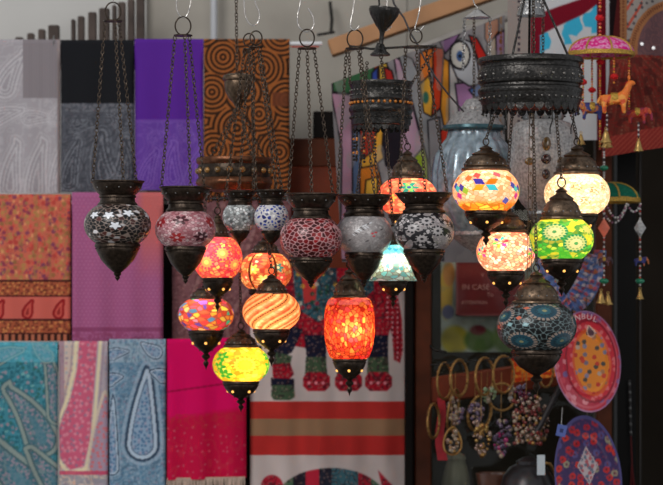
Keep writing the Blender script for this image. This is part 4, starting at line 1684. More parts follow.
m.lathe(t.prof([(3.2, 44), (4.6, 47), (6.5, 52), (10, 55), (10, 56.5), (6, 56.5), (1, 56)]), 32, 0, ((380 - 381) * t.s, -.02, 0))
t.part('bell', m, BLACKMETAL)
for k in range(14):
    m = M()
    a = 2 * PI * k / 14
    top_ = Vector((27 * t.s * math.cos(a), 27 * t.s * math.sin(a), t.z(129)))
    L_ = R.uniform(26, 48) if math.cos(a) < .15 and math.sin(a) < .5 else R.uniform(4, 8)
    for q in range(int(L_ / 3.4)):
        m.ball(top_ + Vector((R.uniform(-.0008, .0008), 0, -q * 3.4 * t.s)), 1.35 * t.s, 8, 5, 1 if q % 4 == 3 else 0)
    t.part('bead_drop', m, [BLACKMETAL, AMBER])

t = T('hanging_funnel', 'dark ribbed metal funnel pendant in front of the pine beam', 'pendant', 381, 44, .2)
m = M()
m.lathe(t.prof([(13, 9), (15, 7.5), (15.5, 10), (13.5, 15), (10.5, 20), (6, 27), (3.2, 31), (2.4, 34), (2.2, 44), (1e-5, 44.5)]), 40, 0, caps=False)
for k in range(16):
    a = 2 * PI * k / 16
    m.tube([(rr_ * t.s * math.cos(a), rr_ * t.s * math.sin(a), t.z(yy)) for rr_, yy in ((15.4, 10), (13.6, 15), (10.6, 20), (6.1, 27))], .0009, 5)
c = t.part('funnel', m, BLACKMETAL)
c.rotation_euler = (0, .1, 0)
m = M()
m.tube([t.L(380, 14), t.L(379, 0), t.L(379, -30)], .0022, 8)
t.part('stem', m, BLACKMETAL)

# black cable looping down from the beam
t = T('hanging_cable', 'black cable looping down across the abstract cloth', 'cable', 463, 118, .34)
m = M()
pts = [(388, -20), (394, 4), (404, 18), (411, 34), (419, 47), (424, 58), (436, 78), (448, 94), (464, 112)]
m.tube([t.L(x, y) for x, y in pts], .0022, 8)
t.part('cable', m, BLACKBEAD)

HONEY = plain('honey_stone', (150, 108, 56), .2, .3, .3, 120, coat=.4)
# brown-copper chandelier behind the small lanterns
t = T('hanging_chandelier', 'copper brown chandelier ring set with amber stones over the lit cluster', 'chandelier', 234, 192, .32)
r = 38
m = M()
m.lathe(t.prof([(r - 4, 176), (r - 4, 160), (r - 1, 158), (r, 160), (r - .5, 163), (r - 2.5, 165)]), 64, 0, caps=False)
m.lathe(t.prof([(r - 2.5, 178), (r - .5, 180), (r + .4, 182.5), (r, 184.5), (r - 2, 186), (r - 4, 190), (r - 6, 191)]), 64, 0, caps=False)
t.part('rim', m, COPPER)
m = M()
m.lathe(t.prof([(r - 2.5, 165), (r - 1.6, 168), (r - 1.6, 175), (r - 2.5, 178)]), 64, 0, caps=False)
t.part('band', m, BRONZE)
for k in range(18):
    a = 2 * PI * k / 18 + .1
    m = M()
    m.ball(((r - 2.2) * t.s * math.cos(a), (r - 2.2) * t.s * math.sin(a), t.z(171.4)), 3.4 * t.s, 12, 8, 0, .95)
    t.part('stone', m, HONEY if k % 3 else BROWNSTONE)
m = M()
m.lathe(t.prof([(r - 6, 191), (r - 16, 190), (1e-5, 189)]), 48, 0, caps=False)
t.part('underside', m, COPPER)
for a in (.5, 2.4, 4.3, 5.3):
    m = M()
    m.link_chain(t.L(238, 104), Vector(((r - 3) * t.s * math.cos(a), (r - 3) * t.s * math.sin(a), t.z(159))))
    t.part('chain', m, CHAIN)
m = M()
m.lathe(t.prof([(1e-5, 73), (10, 74), (14.5, 75.5), (15.5, 77.5), (15, 80), (13.5, 81), (13.8, 84), (12.5, 92), (9, 99), (5, 103), (3.5, 106), (1e-5, 107)]), 40, 0, ((238 - 234) * t.s, 0, 0))
t.part('cup', m, BRONZE_W)
m = M()
m.link_chain(t.L(237, 73), t.L(236, -20))
t.part('top_chain', m, CHAIN)
for k in range(9):
    m = M()
    a = 2 * PI * k / 9 + .2
    L_ = R.uniform(10, 17)
    for q in range(int(L_ / 4)):
        m.ball((26 * t.s * math.cos(a), 26 * t.s * math.sin(a), t.z(193 + q * 4)), 1.6 * t.s, 8, 5, 1 if q % 5 == 4 else 0)
    t.part('bead_drop', m, [COPPER, REDSTONE])

# big silver lantern with oval stones
t = T('hanging_lantern', 'large unlit silver mesh lantern set with dark oval stones', 'lantern', 543, 232, .36)
m = M()
m.lathe(t.prof([(1, 96), (6, 98), (15, 104), (20, 108), (21, 111), (21, 118), (19, 121)]), 56, 0, caps=False)
t.part('cap', m, TIN)
m = M()
m.lathe(t.prof([(18, 120), (27, 123), (32, 130), (34, 142), (34.5, 158), (33, 176), (29, 190), (22, 203), (14, 212)]), 72, 0, caps=False)
for j in range(9):
    yy = 126 + j * 9
    rr_ = np.interp(yy, [120, 130, 158, 176, 190, 203], [20, 32, 34.5, 33, 29, 22])
    studs(m, t, 543, rr_, yy, 40, .7, 0, j * .08)
t.part('body', m, DULLSILVER)
for x, y, rx, ry, mt in ((543.5, 146, 4.5, 7, BROWNSTONE), (527, 163, 5, 4, BROWNSTONE), (543, 161, 5, 5, REDSTONE), (558, 163, 5, 4, BROWNSTONE), (543, 176, 4, 5, REDSTONE)):
    m = M()
    dx = x - 543
    rr_ = 34.4
    m.ball((dx * t.s, -math.sqrt(max(0, rr_ ** 2 - dx * dx)) * t.s, t.z(y)), rx * t.s, 16, 10, 0, ry / rx, .4)
    t.part('stone', m, mt)
m = M()
m.lathe(t.prof([(15, 211), (16, 214), (10, 222), (4, 227), (1e-5, 232)]), 40, 0, caps=False)
t.part('base_cone', m, TIN)
m = M()
m.link_chain(t.L(543, 96), t.L(543, -20))
t.part('chain', m, CHAIN)

# ribbed bluish lantern
t = T('hanging_lantern', 'unlit bluish silver ribbed lantern with a domed lid and teal band', 'lantern', 474, 256, .47)
m = M()
m.lathe(t.prof([(1, 98), (8, 100), (12, 106), (13, 110), (22, 116), (26, 122), (29, 126)]), 56, 0, caps=False)
studs(m, t, 474, 18, 113.5, 22, 1.5, 0)
studs(m, t, 474, 12.6, 108, 16, 1.4, 0)
t.part('lid', m, DULLSILVER)
m = M()
m.lathe(t.prof([(29, 125.5), (32, 126), (32.5, 129), (30, 130.5), (28, 130)]), 56, 0, caps=False)
t.part('band', m, plain('teal_enamel', (70, 104, 112), .3, .4, .2, 60))
m = M()
V, F = [], []
pr_ = [(26, 130), (27, 138), (31, 144), (38, 156), (41, 172), (41, 190), (38, 208), (31, 222), (22, 232)]
ns = 112
for i in range(ns):
    a = 2 * PI * i / ns
    k = 1 + .07 * abs(math.sin(a * 8))
    for q, (rr_, yy) in enumerate(pr_):
        kk = 1 + (k - 1) * min(1, q / 2)
        V.append((rr_ * kk * t.s * math.cos(a), rr_ * kk * t.s * math.sin(a), t.z(yy)))
n_ = len(pr_)
for i in range(ns):
    j = (i + 1) % ns
    for q in range(n_ - 1):
        F.append((i * n_ + q, j * n_ + q, j * n_ + q + 1, i * n_ + q + 1))
m.add(V, F)
t.part('body', m, BLUESILVER)
m = M()
m.lathe(t.prof([(23, 231), (24, 235), (12, 246), (4, 250), (1e-5, 256)]), 40, 0, caps=False)
t.part('base_cone', m, DULLSILVER)
m = M()
m.link_chain(t.L(474, 98), t.L(474, 20))
t.part('chain', m, CHAIN)


# ================================================================== UMBRELLA MOBILES
def dome_cap(t, cx, w, y0, y1, paint, nth=160, nz=40):
    V = np.zeros((nz, nth, 3))
    C = np.zeros((nz, nth, 3))
    th = np.linspace(0, 2 * PI, nth, endpoint=False)
    tt = np.linspace(0, 1, nz)
    TH, TT = np.meshgrid(th, tt)
    Rr = w / 2 * np.sin(TT * PI / 2) ** .85 * (1 + .012 * np.cos(TH * 8) * TT)
    Yy = y0 + (y1 - y0) * (1 - np.cos(TT * PI / 2) ** 1.0)
    V = np.stack([(cx - t.px + Rr * np.cos(TH)) * t.s, Rr * np.sin(TH) * t.s, (t.py - Yy) * t.s], -1)
    return sheet('canopy', V, paint(TH, TT), SILK, t.o, wrap=True)


def p_pinkumb(TH, TT):
    X, Y = TH / (2 * PI) * 180, TT * 34
    c = Can(X, Y, (216, 40, 130))
    d1, d2, h = cells(X, Y, 7.5, 71)
    a = np.abs(frac(X / 7.5) - .5)
    c.put(d1 < 2.6, (226, 150, 190), .9)
    c.put(d1 < 1.0, (206, 70, 140), .9)
    c.put((cells(X + 4, Y + 9, 5, 73)[0] < 1.2), (236, 170, 200), .8)
    return c.lin()


def p_greenumb(TH, TT):
    X, Y = TH / (2 * PI) * 180, TT * 34
    c = Can(X, Y, (20, 98, 76))
    c.put(cells(X, Y, 6, 75)[0] < 1.2, (36, 122, 96), .7)
    return c.lin()


def umbrella(t, cx, w, y0, y1, paint, n=8):
    cn = dome_cap(t, cx, w, y0, y1, paint)
    m = M()
    r = w / 2
    m.lathe(t.prof([(r * .985, y1 - 2.5), (r * 1.015, y1 - 1.5), (r * 1.02, y1 + 2.2), (r * 1.0, y1 + 2.6), (r * .98, y1 + 1.5)]), 64, 0, ((cx - t.px) * t.s, 0, 0), caps=False)
    t.part('gold_rim', m, GOLDTRIM, cn)
    for k in range(n):
        a = 2 * PI * k / n - PI / 2 + .22
        m = M()
        pts = []
        for q in np.linspace(.06, 1, 12):
            rr = w / 2 * math.sin(q * PI / 2) ** .85 * 1.012
            yy = y0 + (y1 - y0) * (1 - math.cos(q * PI / 2))
            pts.append(((cx - t.px + rr * math.cos(a)) * t.s, rr * math.sin(a) * t.s, t.z(yy) + .0008))
        m.tube(pts, .0022, 6)
        t.part('gold_rib', m, GOLDTRIM, cn)
    return cn


def strand(t, pts, beads, rad=1.5, gap=1.0, sub=None, name='bead_string', parent=None):
    """beads along a polyline given as local vectors; beads: list of materials cycled"""
    m = M()
    mats = []
    for b in beads:
        if b not in mats:
            mats.append(b)
    i = 0
    for a, b in zip(pts, pts[1:]):
        d = b - a
        n = max(1, int(d.length / (rad * 2 * gap * t.s)))
        for k in range(n):
            m.ball(a + d * ((k + .5) / n), rad * t.s, 8, 6, mats.index(beads[i % len(beads)]))
            i += 1
    return t.part(name, m, mats, parent)


def pompom(t, c, r, mat=REDWOOL):
    m = M()
    V, F = [], []
    m.ball(c, r * t.s, 14, 9, 0, .8)
    for k in range(60):
        z = R.uniform(-.9, .9)
        a = R.uniform(0, 2 * PI)
        q = math.sqrt(1 - z * z)
        d = Vector((q * math.cos(a), q * math.sin(a), z * .8))
        m.tube([c + d * (r * .8 * t.s), c + d * (r * R.uniform(1.1, 1.3) * t.s)], .0006, 4)
    return t.part('pompom', m, mat)


def bell(t, c, h, r):
    m = M()
    s = t.s
    pr = [(1e-5, .5), (.14, .49), (.18, .40), (.30, .34), (.44, .20), (.56, -.02), (.72, -.26), (1.0, -.46), (1.02, -.5), (.9, -.48), (.5, -.1), (1e-5, 0)]
    m.lathe([(max(1e-5, q * r * s), z * h * s) for q, z in pr], 24, 0, c, caps=False)
    m.ring(c + Vector((0, 0, h * .56 * s)), 1.2 * s, .0008, 'y', 14, 6)
    m.ball(c + Vector((0, 0, -h * .5 * s)), 1.2 * s, 8, 6)
    return t.part('bell', m, BRASS)


def toy(t, verts, edges, radii, mat, name='stuffed_animal'):
    """one continuous stuffed body grown from a skeleton; verts are local vectors"""
    me = bpy.data.meshes.new(name)
    me.from_pydata([tuple(v) for v in verts], edges, [])
    o = bpy.data.objects.new('toy_skeleton', me)
    COL.objects.link(o)
    md = o.modifiers.new('skin', 'SKIN')
    md.use_smooth_shade = True
    for i, r in enumerate(radii):
        me.skin_vertices[0].data[i].radius = (r * t.s, r * t.s)
    me.skin_vertices[0].data[0].use_root = True
    sb = o.modifiers.new('sub', 'SUBSURF')
    sb.levels = sb.render_levels = 2
    bpy.context.view_layer.update()
    ev = o.evaluated_get(bpy.context.evaluated_depsgraph_get())
    m2 = bpy.data.meshes.new_from_object(ev)
    bpy.data.objects.remove(o)
    m2.name = name
    m2.materials.clear()
    finish(m2, [mat], 180)
    return link(name, m2, t.o)


def patch_mat(name, a, b, c2):
    m, nt, N, L, bs = nodes_of(name)
    tc = N.new('ShaderNodeTexCoord')
    vr = N.new('ShaderNodeTexVoronoi')
    vr.inputs['Scale'].default_value = 95
    L.new(tc.outputs['Object'], vr.inputs['Vector'])
    sp = N.new('ShaderNodeSeparateColor')
    L.new(vr.outputs['Color'], sp.inputs['Color'])
    rp = N.new('ShaderNodeValToRGB')
    rp.color_ramp.interpolation = 'CONSTANT'
    e = rp.color_ramp.elements
    e[0].color = (*lin(a), 1)
    e[1].position = .45
    e[1].color = (*lin(b), 1)
    e2 = e.new(.78)
    e2.color = (*lin(c2), 1)
    L.new(sp.outputs['Red'], rp.inputs['Fac'])
    L.new(rp.outputs['Color'], bs.inputs['Base Color'])
    bs.inputs['Roughness'].default_value = .6
    return m


ORANGETOY = patch_mat('orange_patch_cloth', (232, 120, 40), (240, 160, 70), (216, 84, 40))
BLUETOY = patch_mat('blue_patch_cloth', (40, 50, 120), (70, 60, 110), (190, 110, 60))
REDTOY = patch_mat('red_patch_cloth', (176, 50, 30), (206, 90, 40), (150, 40, 70))
DARKTOY = patch_mat('dark_patch_cloth', (60, 46, 56), (90, 50, 60), (40, 40, 60))


def beast(t, x, y, k, mat, face=1, Y=None, horse=False):
    """little stuffed elephant or horse, body centre at px (x, y), k px half body length"""
    yy = t.Y if Y is None else Y
    V = lambda dx, dy, dd=0.0: t.L(x + dx * k * face, y - dy * k, yy + dd * k * t.s)
    if horse:
        vs = [V(-.7, 0), V(0, .0), V(.7, .08), V(1.05, .75), V(1.3, 1.35), V(1.75, 1.25), V(-1.05, .2), V(-1.35, -.35)]
        ra = [.42 * k, .40 * k, .42 * k, .30 * k, .30 * k, .16 * k, .12 * k, .10 * k]
        ed = [(0, 1), (1, 2), (2, 3), (3, 4), (4, 5), (0, 6), (6, 7)]
    else:
        vs = [V(-.7, 0), V(0, .06), V(.7, .05), V(1.25, .25), V(1.6, -.25), V(1.65, -.85), V(-1.05, .1), V(-1.2, -.35)]
        ra = [.52 * k, .56 * k, .50 * k, .40 * k, .18 * k, .12 * k, .09 * k, .06 * k]
        ed = [(0, 1), (1, 2), (2, 3), (3, 4), (4, 5), (0, 6), (6, 7)]
    for b, sx in ((0, -.8), (2, .75)):
        for dd in (-.33, .33):
            i = len(vs)
            vs += [V(sx, -.55, dd), V(sx + .05, -1.2, dd)]
            ra += [.20 * k, .17 * k]
            ed += [(b, i), (i, i + 1)]
    o = toy(t, vs, ed, ra, mat)
    for dd in (-1, 1):
        m = M()
        if horse:
            m.ball(V(1.2, 1.7, dd * .18), .12 * k * t.s, 8, 6, 0, 1.8)
        else:
            m.ball(V(1.0, .25, dd * .44), .34 * k * t.s, 12, 8, 0, 1.2, .35)
        t.part('ear', m, mat, o)
    m = M()
    m.lathe([((.50 if not horse else .45) * k * t.s, -.28 * k * t.s), ((.57 if not horse else .47) * k * t.s, 0), ((.50 if not horse else .45) * k * t.s, .28 * k * t.s)], 24, 0, (0, 0, 0), caps=False)
    s_ = t.part('saddle_cloth', m, GOLDTRIM, o)
    s_.rotation_euler = (0, PI / 2, 0)
    s_.location = V(0, .05)
    return o


t = T('hanging_mobile', 'pink flowered toy umbrella with gold rim, strung with beads, stuffed animals and bells', 'mobile', 601, 158, .46)
umbrella(t, 601, 66, 37, 54, p_pinkumb)
strand(t, [t.L(600, -20), t.L(600, 12)], [REDBEAD, ORANGEBEAD, REDBEAD, AMBER], 1.6)
pompom(t, t.L(599.5, 18), 4)
strand(t, [t.L(600, 22), t.L(600, 37)], [REDBEAD, AMBER], 1.6)
for x, dY, y1, py_ in ((583, -.03, 112, 82), (614, -.055, 84, 76.5), (600, .0, 150, 62), (629, -.02, 110, 84), (592, .04, 104, 90)):
    strand(t, [t.L(x, 57, .46 + dY), t.L(x, y1, .46 + dY)], [REDBEAD, AMBER, ORANGEBEAD, GOLDTRIM], 1.25)
    pompom(t, t.L(x, py_, .46 + dY - .004), 3.6)
beast(t, 614, 99, 12.5, ORANGETOY, 1, .40, horse=True)
beast(t, 592, 108, 10, BLUETOY, -1, .44)
beast(t, 637, 113, 9, REDTOY, 1, .45)
bell(t, t.L(606, 136, .41), 13, 6)
bell(t, t.L(607, 141, .445), 13, 6)
bell(t, t.L(638.5, 145, .44), 12, 5)
bell(t, t.L(581, 139, .44), 11, 4.5)
strand(t, [t.L(638.5, 122, .44), t.L(638.5, 138, .44)], [BLACKBEAD, WHITEBEAD], 1.1)
strand(t, [t.L(607, 112, .445), t.L(607, 133, .445)], [BLACKBEAD, WHITEBEAD], 1.1)

t = T('hanging_mobile', 'green toy umbrella with bead garlands and two long beaded drops', 'mobile', 612, 306, .54)
umbrella(t, 609, 62, 183, 200, p_greenumb)
strand(t, [t.L(604, 146), t.L(604, 184)], [WHITEBEAD, BLACKBEAD, WHITEBEAD, WHITEBEAD], 1.2)
m = M()
m.ball(t.L(604, 168, .535), 4.6 * t.s, 14, 8, 0, .6)
t.part('green_bead', m, GREENBEAD)
for x, dY in ((604, -.066), (640, -.02)):
    yy = .54 + dY
    strand(t, [t.L(x, 203, yy), t.L(x, 286, yy)], [WHITEBEAD, BLACKBEAD, WHITEBEAD, REDBEAD], 1.15)
    m = M()
    c = t.L(x, 228, yy - .006)
    hh, ww = 10 * t.s, 6 * t.s
    m.add([c + Vector(v) for v in ((0, 0, hh), (ww, 0, 0), (0, 0, -hh), (-ww, 0, 0), (0, -.004, 0), (0, .004, 0))], [(0, 1, 4), (1, 2, 4), (2, 3, 4), (3, 0, 4), (1, 0, 5), (2, 1, 5), (3, 2, 5), (0, 3, 5)])
    t.part('diamond_charm', m, TIN if x > 620 else plain('coral_charm', (226, 110, 80), .4, 0, .2, 60))
    beast(t, x, 260, 5.2, BLUETOY if x > 620 else DARKTOY, 1, yy - .006)
    m = M()
    m.ball(t.L(x, 281, yy), 4.8 * t.s, 14, 8, 0, .58)
    t.part('green_bead', m, GREENBEAD)
    if x > 620:
        bell(t, t.L(x, 294, yy), 10, 4)
    else:
        bell(t, t.L(601, 297, yy - .012), 12, 5)
        bell(t, t.L(608, 299, yy + .004), 11, 5)
for x0, x1, d in ((606, 627, 15), (627, 641, 9), (600, 628, 20)):
    pts = []
    for q in np.linspace(0, 1, 9):
        pts.append(t.L(x0 + (x1 - x0) * q, 203 + d * 4 * q * (1 - q), .462 - .01 * math.sin(q * PI) + (.03 if d == 20 else (.03 * q if x1 > 640 else 0))))
    strand(t, pts, [WHITEBEAD, plain('mauve_bead', (150, 96, 120), .3, 0, .2, 80), WHITEBEAD], 1.2, name='bead_garland')
pompom(t, t.L(627, 205, .465), 2.2, plain('grey_wool', (120, 110, 110), .9, 0, .3, 200))

# floral fabric looped in a V
def p_floral(X, Y):
    c = Can(X, Y, (110, 130, 176))
    d1, d2, h = cells(X, Y, 6, 81)
    c.pal(d1 < 2.6, h, [(196, 90, 100), (186, 150, 170), (90, 110, 170), (206, 190, 190), (200, 110, 70)], .9)
    c.put(cells(X + 3, Y + 5, 4, 82)[0] < 1, (70, 90, 140), .7)
    return c.lin(.9)


t = T('hanging_floral_scarf', 'blue and pink floral cloth looped in a V below the green lantern', 'scarf', 572, 312, .56)
def loop_band(pts, hw, seed):
    n = len(pts)
    ny = 14
    s = t.s
    V = np.zeros((n, ny, 3))
    XX = np.zeros((n, ny))
    YY = np.zeros((n, ny))
    for i, (x, y) in enumerate(pts):
        a, b = pts[max(0, i - 1)], pts[min(n - 1, i + 1)]
        d = np.array((b[0] - a[0], b[1] - a[1]))
        d = d / np.linalg.norm(d)
        nn = np.array((-d[1], d[0]))
        for k in range(ny):
            u = -1 + 2 * k / (ny - 1)
            q = np.array((x, y)) + nn * hw * u
            v = t.L(q[0], q[1], .56 - .008 * math.cos(u * 1.5) + .004 * math.sin(i * .9 + seed))
            V[i, k] = v
            XX[i, k], YY[i, k] = i * 1.3 + seed * 20, u * hw + 40
    sheet('cloth_band', V, p_floral(XX, YY), CLOTH, t.o)


def bez(a, b, c, n=60):
    return [((1 - q) ** 2 * a[0] + 2 * q * (1 - q) * b[0] + q * q * c[0], (1 - q) ** 2 * a[1] + 2 * q * (1 - q) * b[1] + q * q * c[1]) for q in np.linspace(0, 1, n)]


loop_band(bez((540, 258), (552, 296), (573, 307)), 5.5, 1)
loop_band(bez((572, 308), (596, 300), (600, 250)), 6.5, 2)
loop_band(bez((570, 300), (584, 282), (592, 254)), 6, 3)


def letters(m, body, size, at, rot, centred):
    """raised lettering facing the street, added to mesh m"""
    f = bpy.data.curves.new('letter', 'FONT')
    f.body = body
    f.size = size
    f.extrude = .0003
    if centred:
        f.align_x, f.align_y = 'CENTER', 'CENTER'
    o = bpy.data.objects.new('letter', f)
    COL.objects.link(o)
    bpy.context.view_layer.update()
    me = bpy.data.meshes.new_from_object(o.evaluated_get(bpy.context.evaluated_depsgraph_get()))
    c_, s_ = math.cos(rot), math.sin(rot)
    m.add([at + Vector((v.co.x * c_ + v.co.y * s_, -v.co.z, -v.co.x * s_ + v.co.y * c_)) for v in me.vertices], [tuple(p.vertices) for p in me.polygons])
    bpy.data.objects.remove(o)
    bpy.data.curves.remove(f)
    bpy.data.meshes.remove(me)


# ================================================================== CERAMIC PLATES
def plate(label, cx, cy, w, h, Y, rot, paint):
    t = T('ceramic_plate', label, 'plate', cx, cy + h / 2, Y)
    nr, nth = 46, 220
    rr = np.linspace(0.001, 1, nr)
    th = np.linspace(0, 2 * PI, nth, endpoint=False)
    TH, RR = np.meshgrid(th, rr)
    u, v = RR * np.cos(TH), RR * np.sin(TH)
    C = paint(u, v, RR, TH)
    # dished profile: flat well, raised rim towards the street
    dep = np.where(RR < .62, 0, -.55 * (RR - .62)) * .03
    dep = dep - .006 * np.exp(-((RR - .63) / .05) ** 2) * .4
    c_, s_ = math.cos(rot), math.sin(rot)
    X = (u * c_ * w / 2 - v * s_ * h / 2) * t.s
    Z = (u * s_ * w / 2 + v * c_ * h / 2) * t.s
    V = np.stack([X, dep, Z + (h / 2) * t.s], -1)
    sheet('dish', V, C, CERAMIC, t.o, wrap=True)
    Vb = np.stack([X * .995, dep + .006, Z * .995 + (h / 2) * t.s], -1)
    m = M()
    last = (nr - 1) * nth
    a = V[-1]
    b = Vb[-1]
    n = nth
    m.add(list(a) + list(b), [(i, (i + 1) % n, n + (i + 1) % n, n + i) for i in range(n)])
    m.add(list(Vb[::9].reshape(-1, 3)), [(q * n + i, q * n + (i + 1) % n, (q + 1) * n + (i + 1) % n, (q + 1) * n + i) for q in range(len(Vb[::9]) - 1) for i in range(n)])
    t.part('plate_back', m, plain('glazed_back', (150, 60, 60), .3, 0, .1, 20, coat=.4))
    m = M()
    m.tube([Vector((0, .012, h * t.s * .9)), Vector((0, .014, h * t.s + .03))], .0012, 6)
    t.part('hanging_wire', m, CHAIN)
    return t


def pp_red(u, v, r, th):
    X, Y = u * 34, v * 51
    c = Can(X, Y, (186, 40, 66))
    d1, d2, h = cells(X + 60, Y + 60, 8, 91)
    c.pal(d1 < 3.0, h, [(214, 120, 140), (206, 70, 90), (110, 100, 160), (226, 150, 160), (196, 40, 50)], .85)
    c.put(np.abs(r - .90) < .03, (206, 96, 110), .7)
    ri = np.hypot((u - .12) / .74, (v) / .80)
    c.put(ri < 1, (206, 44, 60))
    c.put((ri < 1) & (cells(X + 90, Y + 30, 7, 92)[0] < 2.0), (226, 130, 130), .8)
    c.put(np.abs(ri - 1) < .03, (146, 22, 44))
    ri2 = np.hypot((u - .14) / .56, (v + .02) / .66)
    c.put(ri2 < 1.02, (226, 92, 50))
    c.put(ri2 < .9, (232, 138, 40))
    d1, d2, h = cells(X + 40, Y + 80, 7.5, 93)
    c.pal((ri2 < .95) & (d1 < 2.3), h, [(110, 110, 140), (200, 50, 40), (170, 120, 90), (120, 130, 170), (60, 66, 70), (190, 170, 160), (206, 60, 50)], .9)
    q = paisley(X, -Y, 6, -30, 13, 8, -.5, 3)
    c.put(q < 1, (220, 180, 160))
    c.put(q < .7, (100, 70, 80))
    c.put(r > .965, (150, 120, 160), .8)
    return c.lin()


def pp_blue(u, v, r, th):
    X, Y = u * 34, v * 62 - 12
    c = Can(X, Y, (62, 46, 92))
    d1, d2, h = cells(X + 60, Y + 60, 9.5, 94)
    c.pal(d1 < 3.4, h, [(190, 30, 40), (206, 52, 40), (176, 30, 48), (196, 40, 40), (150, 146, 120), (86, 80, 136)], .95)
    c.put(d1 < 1.2, (90, 30, 50), .8)
    c.put(cells(X + 5, Y + 9, 6, 96)[0] < 1.2, (120, 60, 90), .7)
    q = np.abs(X - 1) / 10.5 + np.abs(Y) / 19
    c.put(q < 1, (186, 172, 176))
    c.put((q < .9) & (cells(X + 30, Y + 30, 5.5, 97)[0] < 1.9), (170, 80, 90), .9)
    c.put((q < .9) & (cells(X + 33, Y + 36, 6, 98)[0] < 1.7), (90, 110, 130), .9)
    c.put(r > .955, (80, 76, 130))
    return c.lin()


pl = plate('oval red and pink ceramic plate with an orange flowered centre', 587, 361.5, 67, 102, .53, .10, pp_red)
# lettering along the top of the rim
m = M()
for k, ch in enumerate('ISTANBUL'):
    a = math.radians(147 - k * 11.6)
    w_, h_, rt_ = 67 / 2 * .86, 102 / 2 * .885, .10
    x0, z0 = w_ * math.cos(a), h_ * math.sin(a)
    letters(m, ch, .0185, Vector(((x0 * math.cos(rt_) - z0 * math.sin(rt_)) * pl.s, -.0085, (x0 * math.sin(rt_) + z0 * math.cos(rt_) + 51) * pl.s)), -(a - PI / 2) * .75, True)
pl.part('lettering', m, plain('white_glaze', (232, 200, 206), .4, 0, .05, 20))
plate('ceramic plate of blue and red flowers with a white diamond centre', 588, 478, 67, 126, .56, .10, pp_blue)

# little blue price tag
t = T('price_tag', 'small blue price tag hanging beside the two ceramic plates', 'tag', 560, 438, .50)
m = M()
m.box((-.011, -.0006, .004), (.011, .0006, .031), 0, 0)
b = t.part('card', m, plain('blue_card', (84, 104, 176), .6, 0, .12, 60))
b.rotation_euler = (0, .2, 0)
m = M()
m.box((-.004, -.0012, .013), (.004, -.0007, .022), 0, 0)
b2 = t.part('price_mark', m, plain('ink_blue', (40, 50, 104), .6, 0, .1, 60), b)
m = M()
m.tube([Vector((.003, 0, .029)), Vector((.006, .004, .07))], .0006, 5)
t.part('hanging_thread', m, WHITEBEAD)


# ================================================================== JEWELLERY BEFORE THE DOOR
def bangle(label, cx, cy, rx, ry, Y, r=1.25, rot=0.0, group=None):
    t = T('hanging_bangle', label, 'bangle', cx, cy + ry, Y, group)
    m = M()
    pts = []
    yaw = math.acos(min(1, rx / ry))
    for i in range(44):
        a = 2 * PI * i / 44
        x, z = math.cos(a) * ry, math.sin(a) * ry
        pts.append((x * math.cos(yaw) * t.s, x * math.sin(yaw) * t.s, (z + ry) * t.s))
    m.tube(pts, r * t.s, 8, 0, True)
    for i in range(0, 44, 2):
        p = Vector(pts[i])
        m.ball(p, r * 1.25 * t.s, 6, 5)
    o = t.part('hoop', m, GOLD)
    t.o.rotation_euler = (0, rot, 0)
    return t


bangle('gold bangle at the near-stile end of the upper row of hoops', 444.5, 381, 8, 18, .67)
bangle('second gold bangle of the upper row, overlapping the end one', 459, 378, 9.5, 18, .64, 1.4)
bangle('third gold bangle of the upper row of hoops', 484.5, 376.5, 10, 18.5, .66, 1.4)
bangle('fourth gold bangle of the upper row, nearest the orange strip', 503.5, 374.5, 11.5, 18.5, .67, 1.3)
bangle('gold bangle in front of the orange strip', 546, 372, 8, 15, .57, 1.2)
bangle('low gold bangle beside the red strap', 433.5, 421, 6.5, 17, .67, 1.3)
bangle('gold hoop hanging low between the red strap and the clear gem drop', 450, 410, 6, 21, .70, 1.2, .15)
bangle('gold hoop hanging below the third bangle of the upper row', 476, 413, 12, 18, .70, 1.5, .2)
bangle('gold hoop hanging below the fourth bangle of the upper row', 502, 397, 13, 13.5, .70, 1.2)

# bar that carries them
t = T('hanging_rod', 'thin dark rod carrying the row of gold bangles', 'rod', 490, 362, .70)
m = M()
m.tube([P(430, 365, .655) - t.O, P(560, 353, .655) - t.O], .0016, 8)
t.part('rod', m, BLACKMETAL)


def gem_drop(label, cx, y0, y1, w, mats, Y, n=34, teardrop=True, ring=True, seed=0):
    rs = random.Random(seed)
    t = T('hanging_necklace', label, 'necklace', cx, y1, Y)
    m = M()
    h = y1 - y0
    for k in range(n):
        q = rs.random() ** .8
        ww = w / 2 * (math.sin(PI * min(1, .12 + q * .85)) if teardrop else 1)
        m.ball(t.L(cx + rs.uniform(-ww, ww), y0 + q * h, Y + rs.uniform(-.006, .006)), rs.uniform(1.2, 2.6) * t.s, 8, 6, rs.randrange(len(mats)))
    t.part('gems', m, mats)
    if ring:
        m = M()
        pts = []
        for i in range(40):
            a = 2 * PI * i / 40
            pts.append(t.L(cx + w * .62 * math.sin(a) * (1 - .25 * math.cos(a)), (y0 + y1) / 2 - h * .62 * math.cos(a)))
        m.tube(pts, 1.2 * t.s, 6, 0, True)
        t.part('gold_loop', m, GOLD)
    m = M()
    m.tube([t.L(cx - 1, y0 - 2), t.L(cx - .5, min(y0 - 6, 372), Y - .004)], .0008, 5)
    t.part('thread', m, GOLD)
    return t


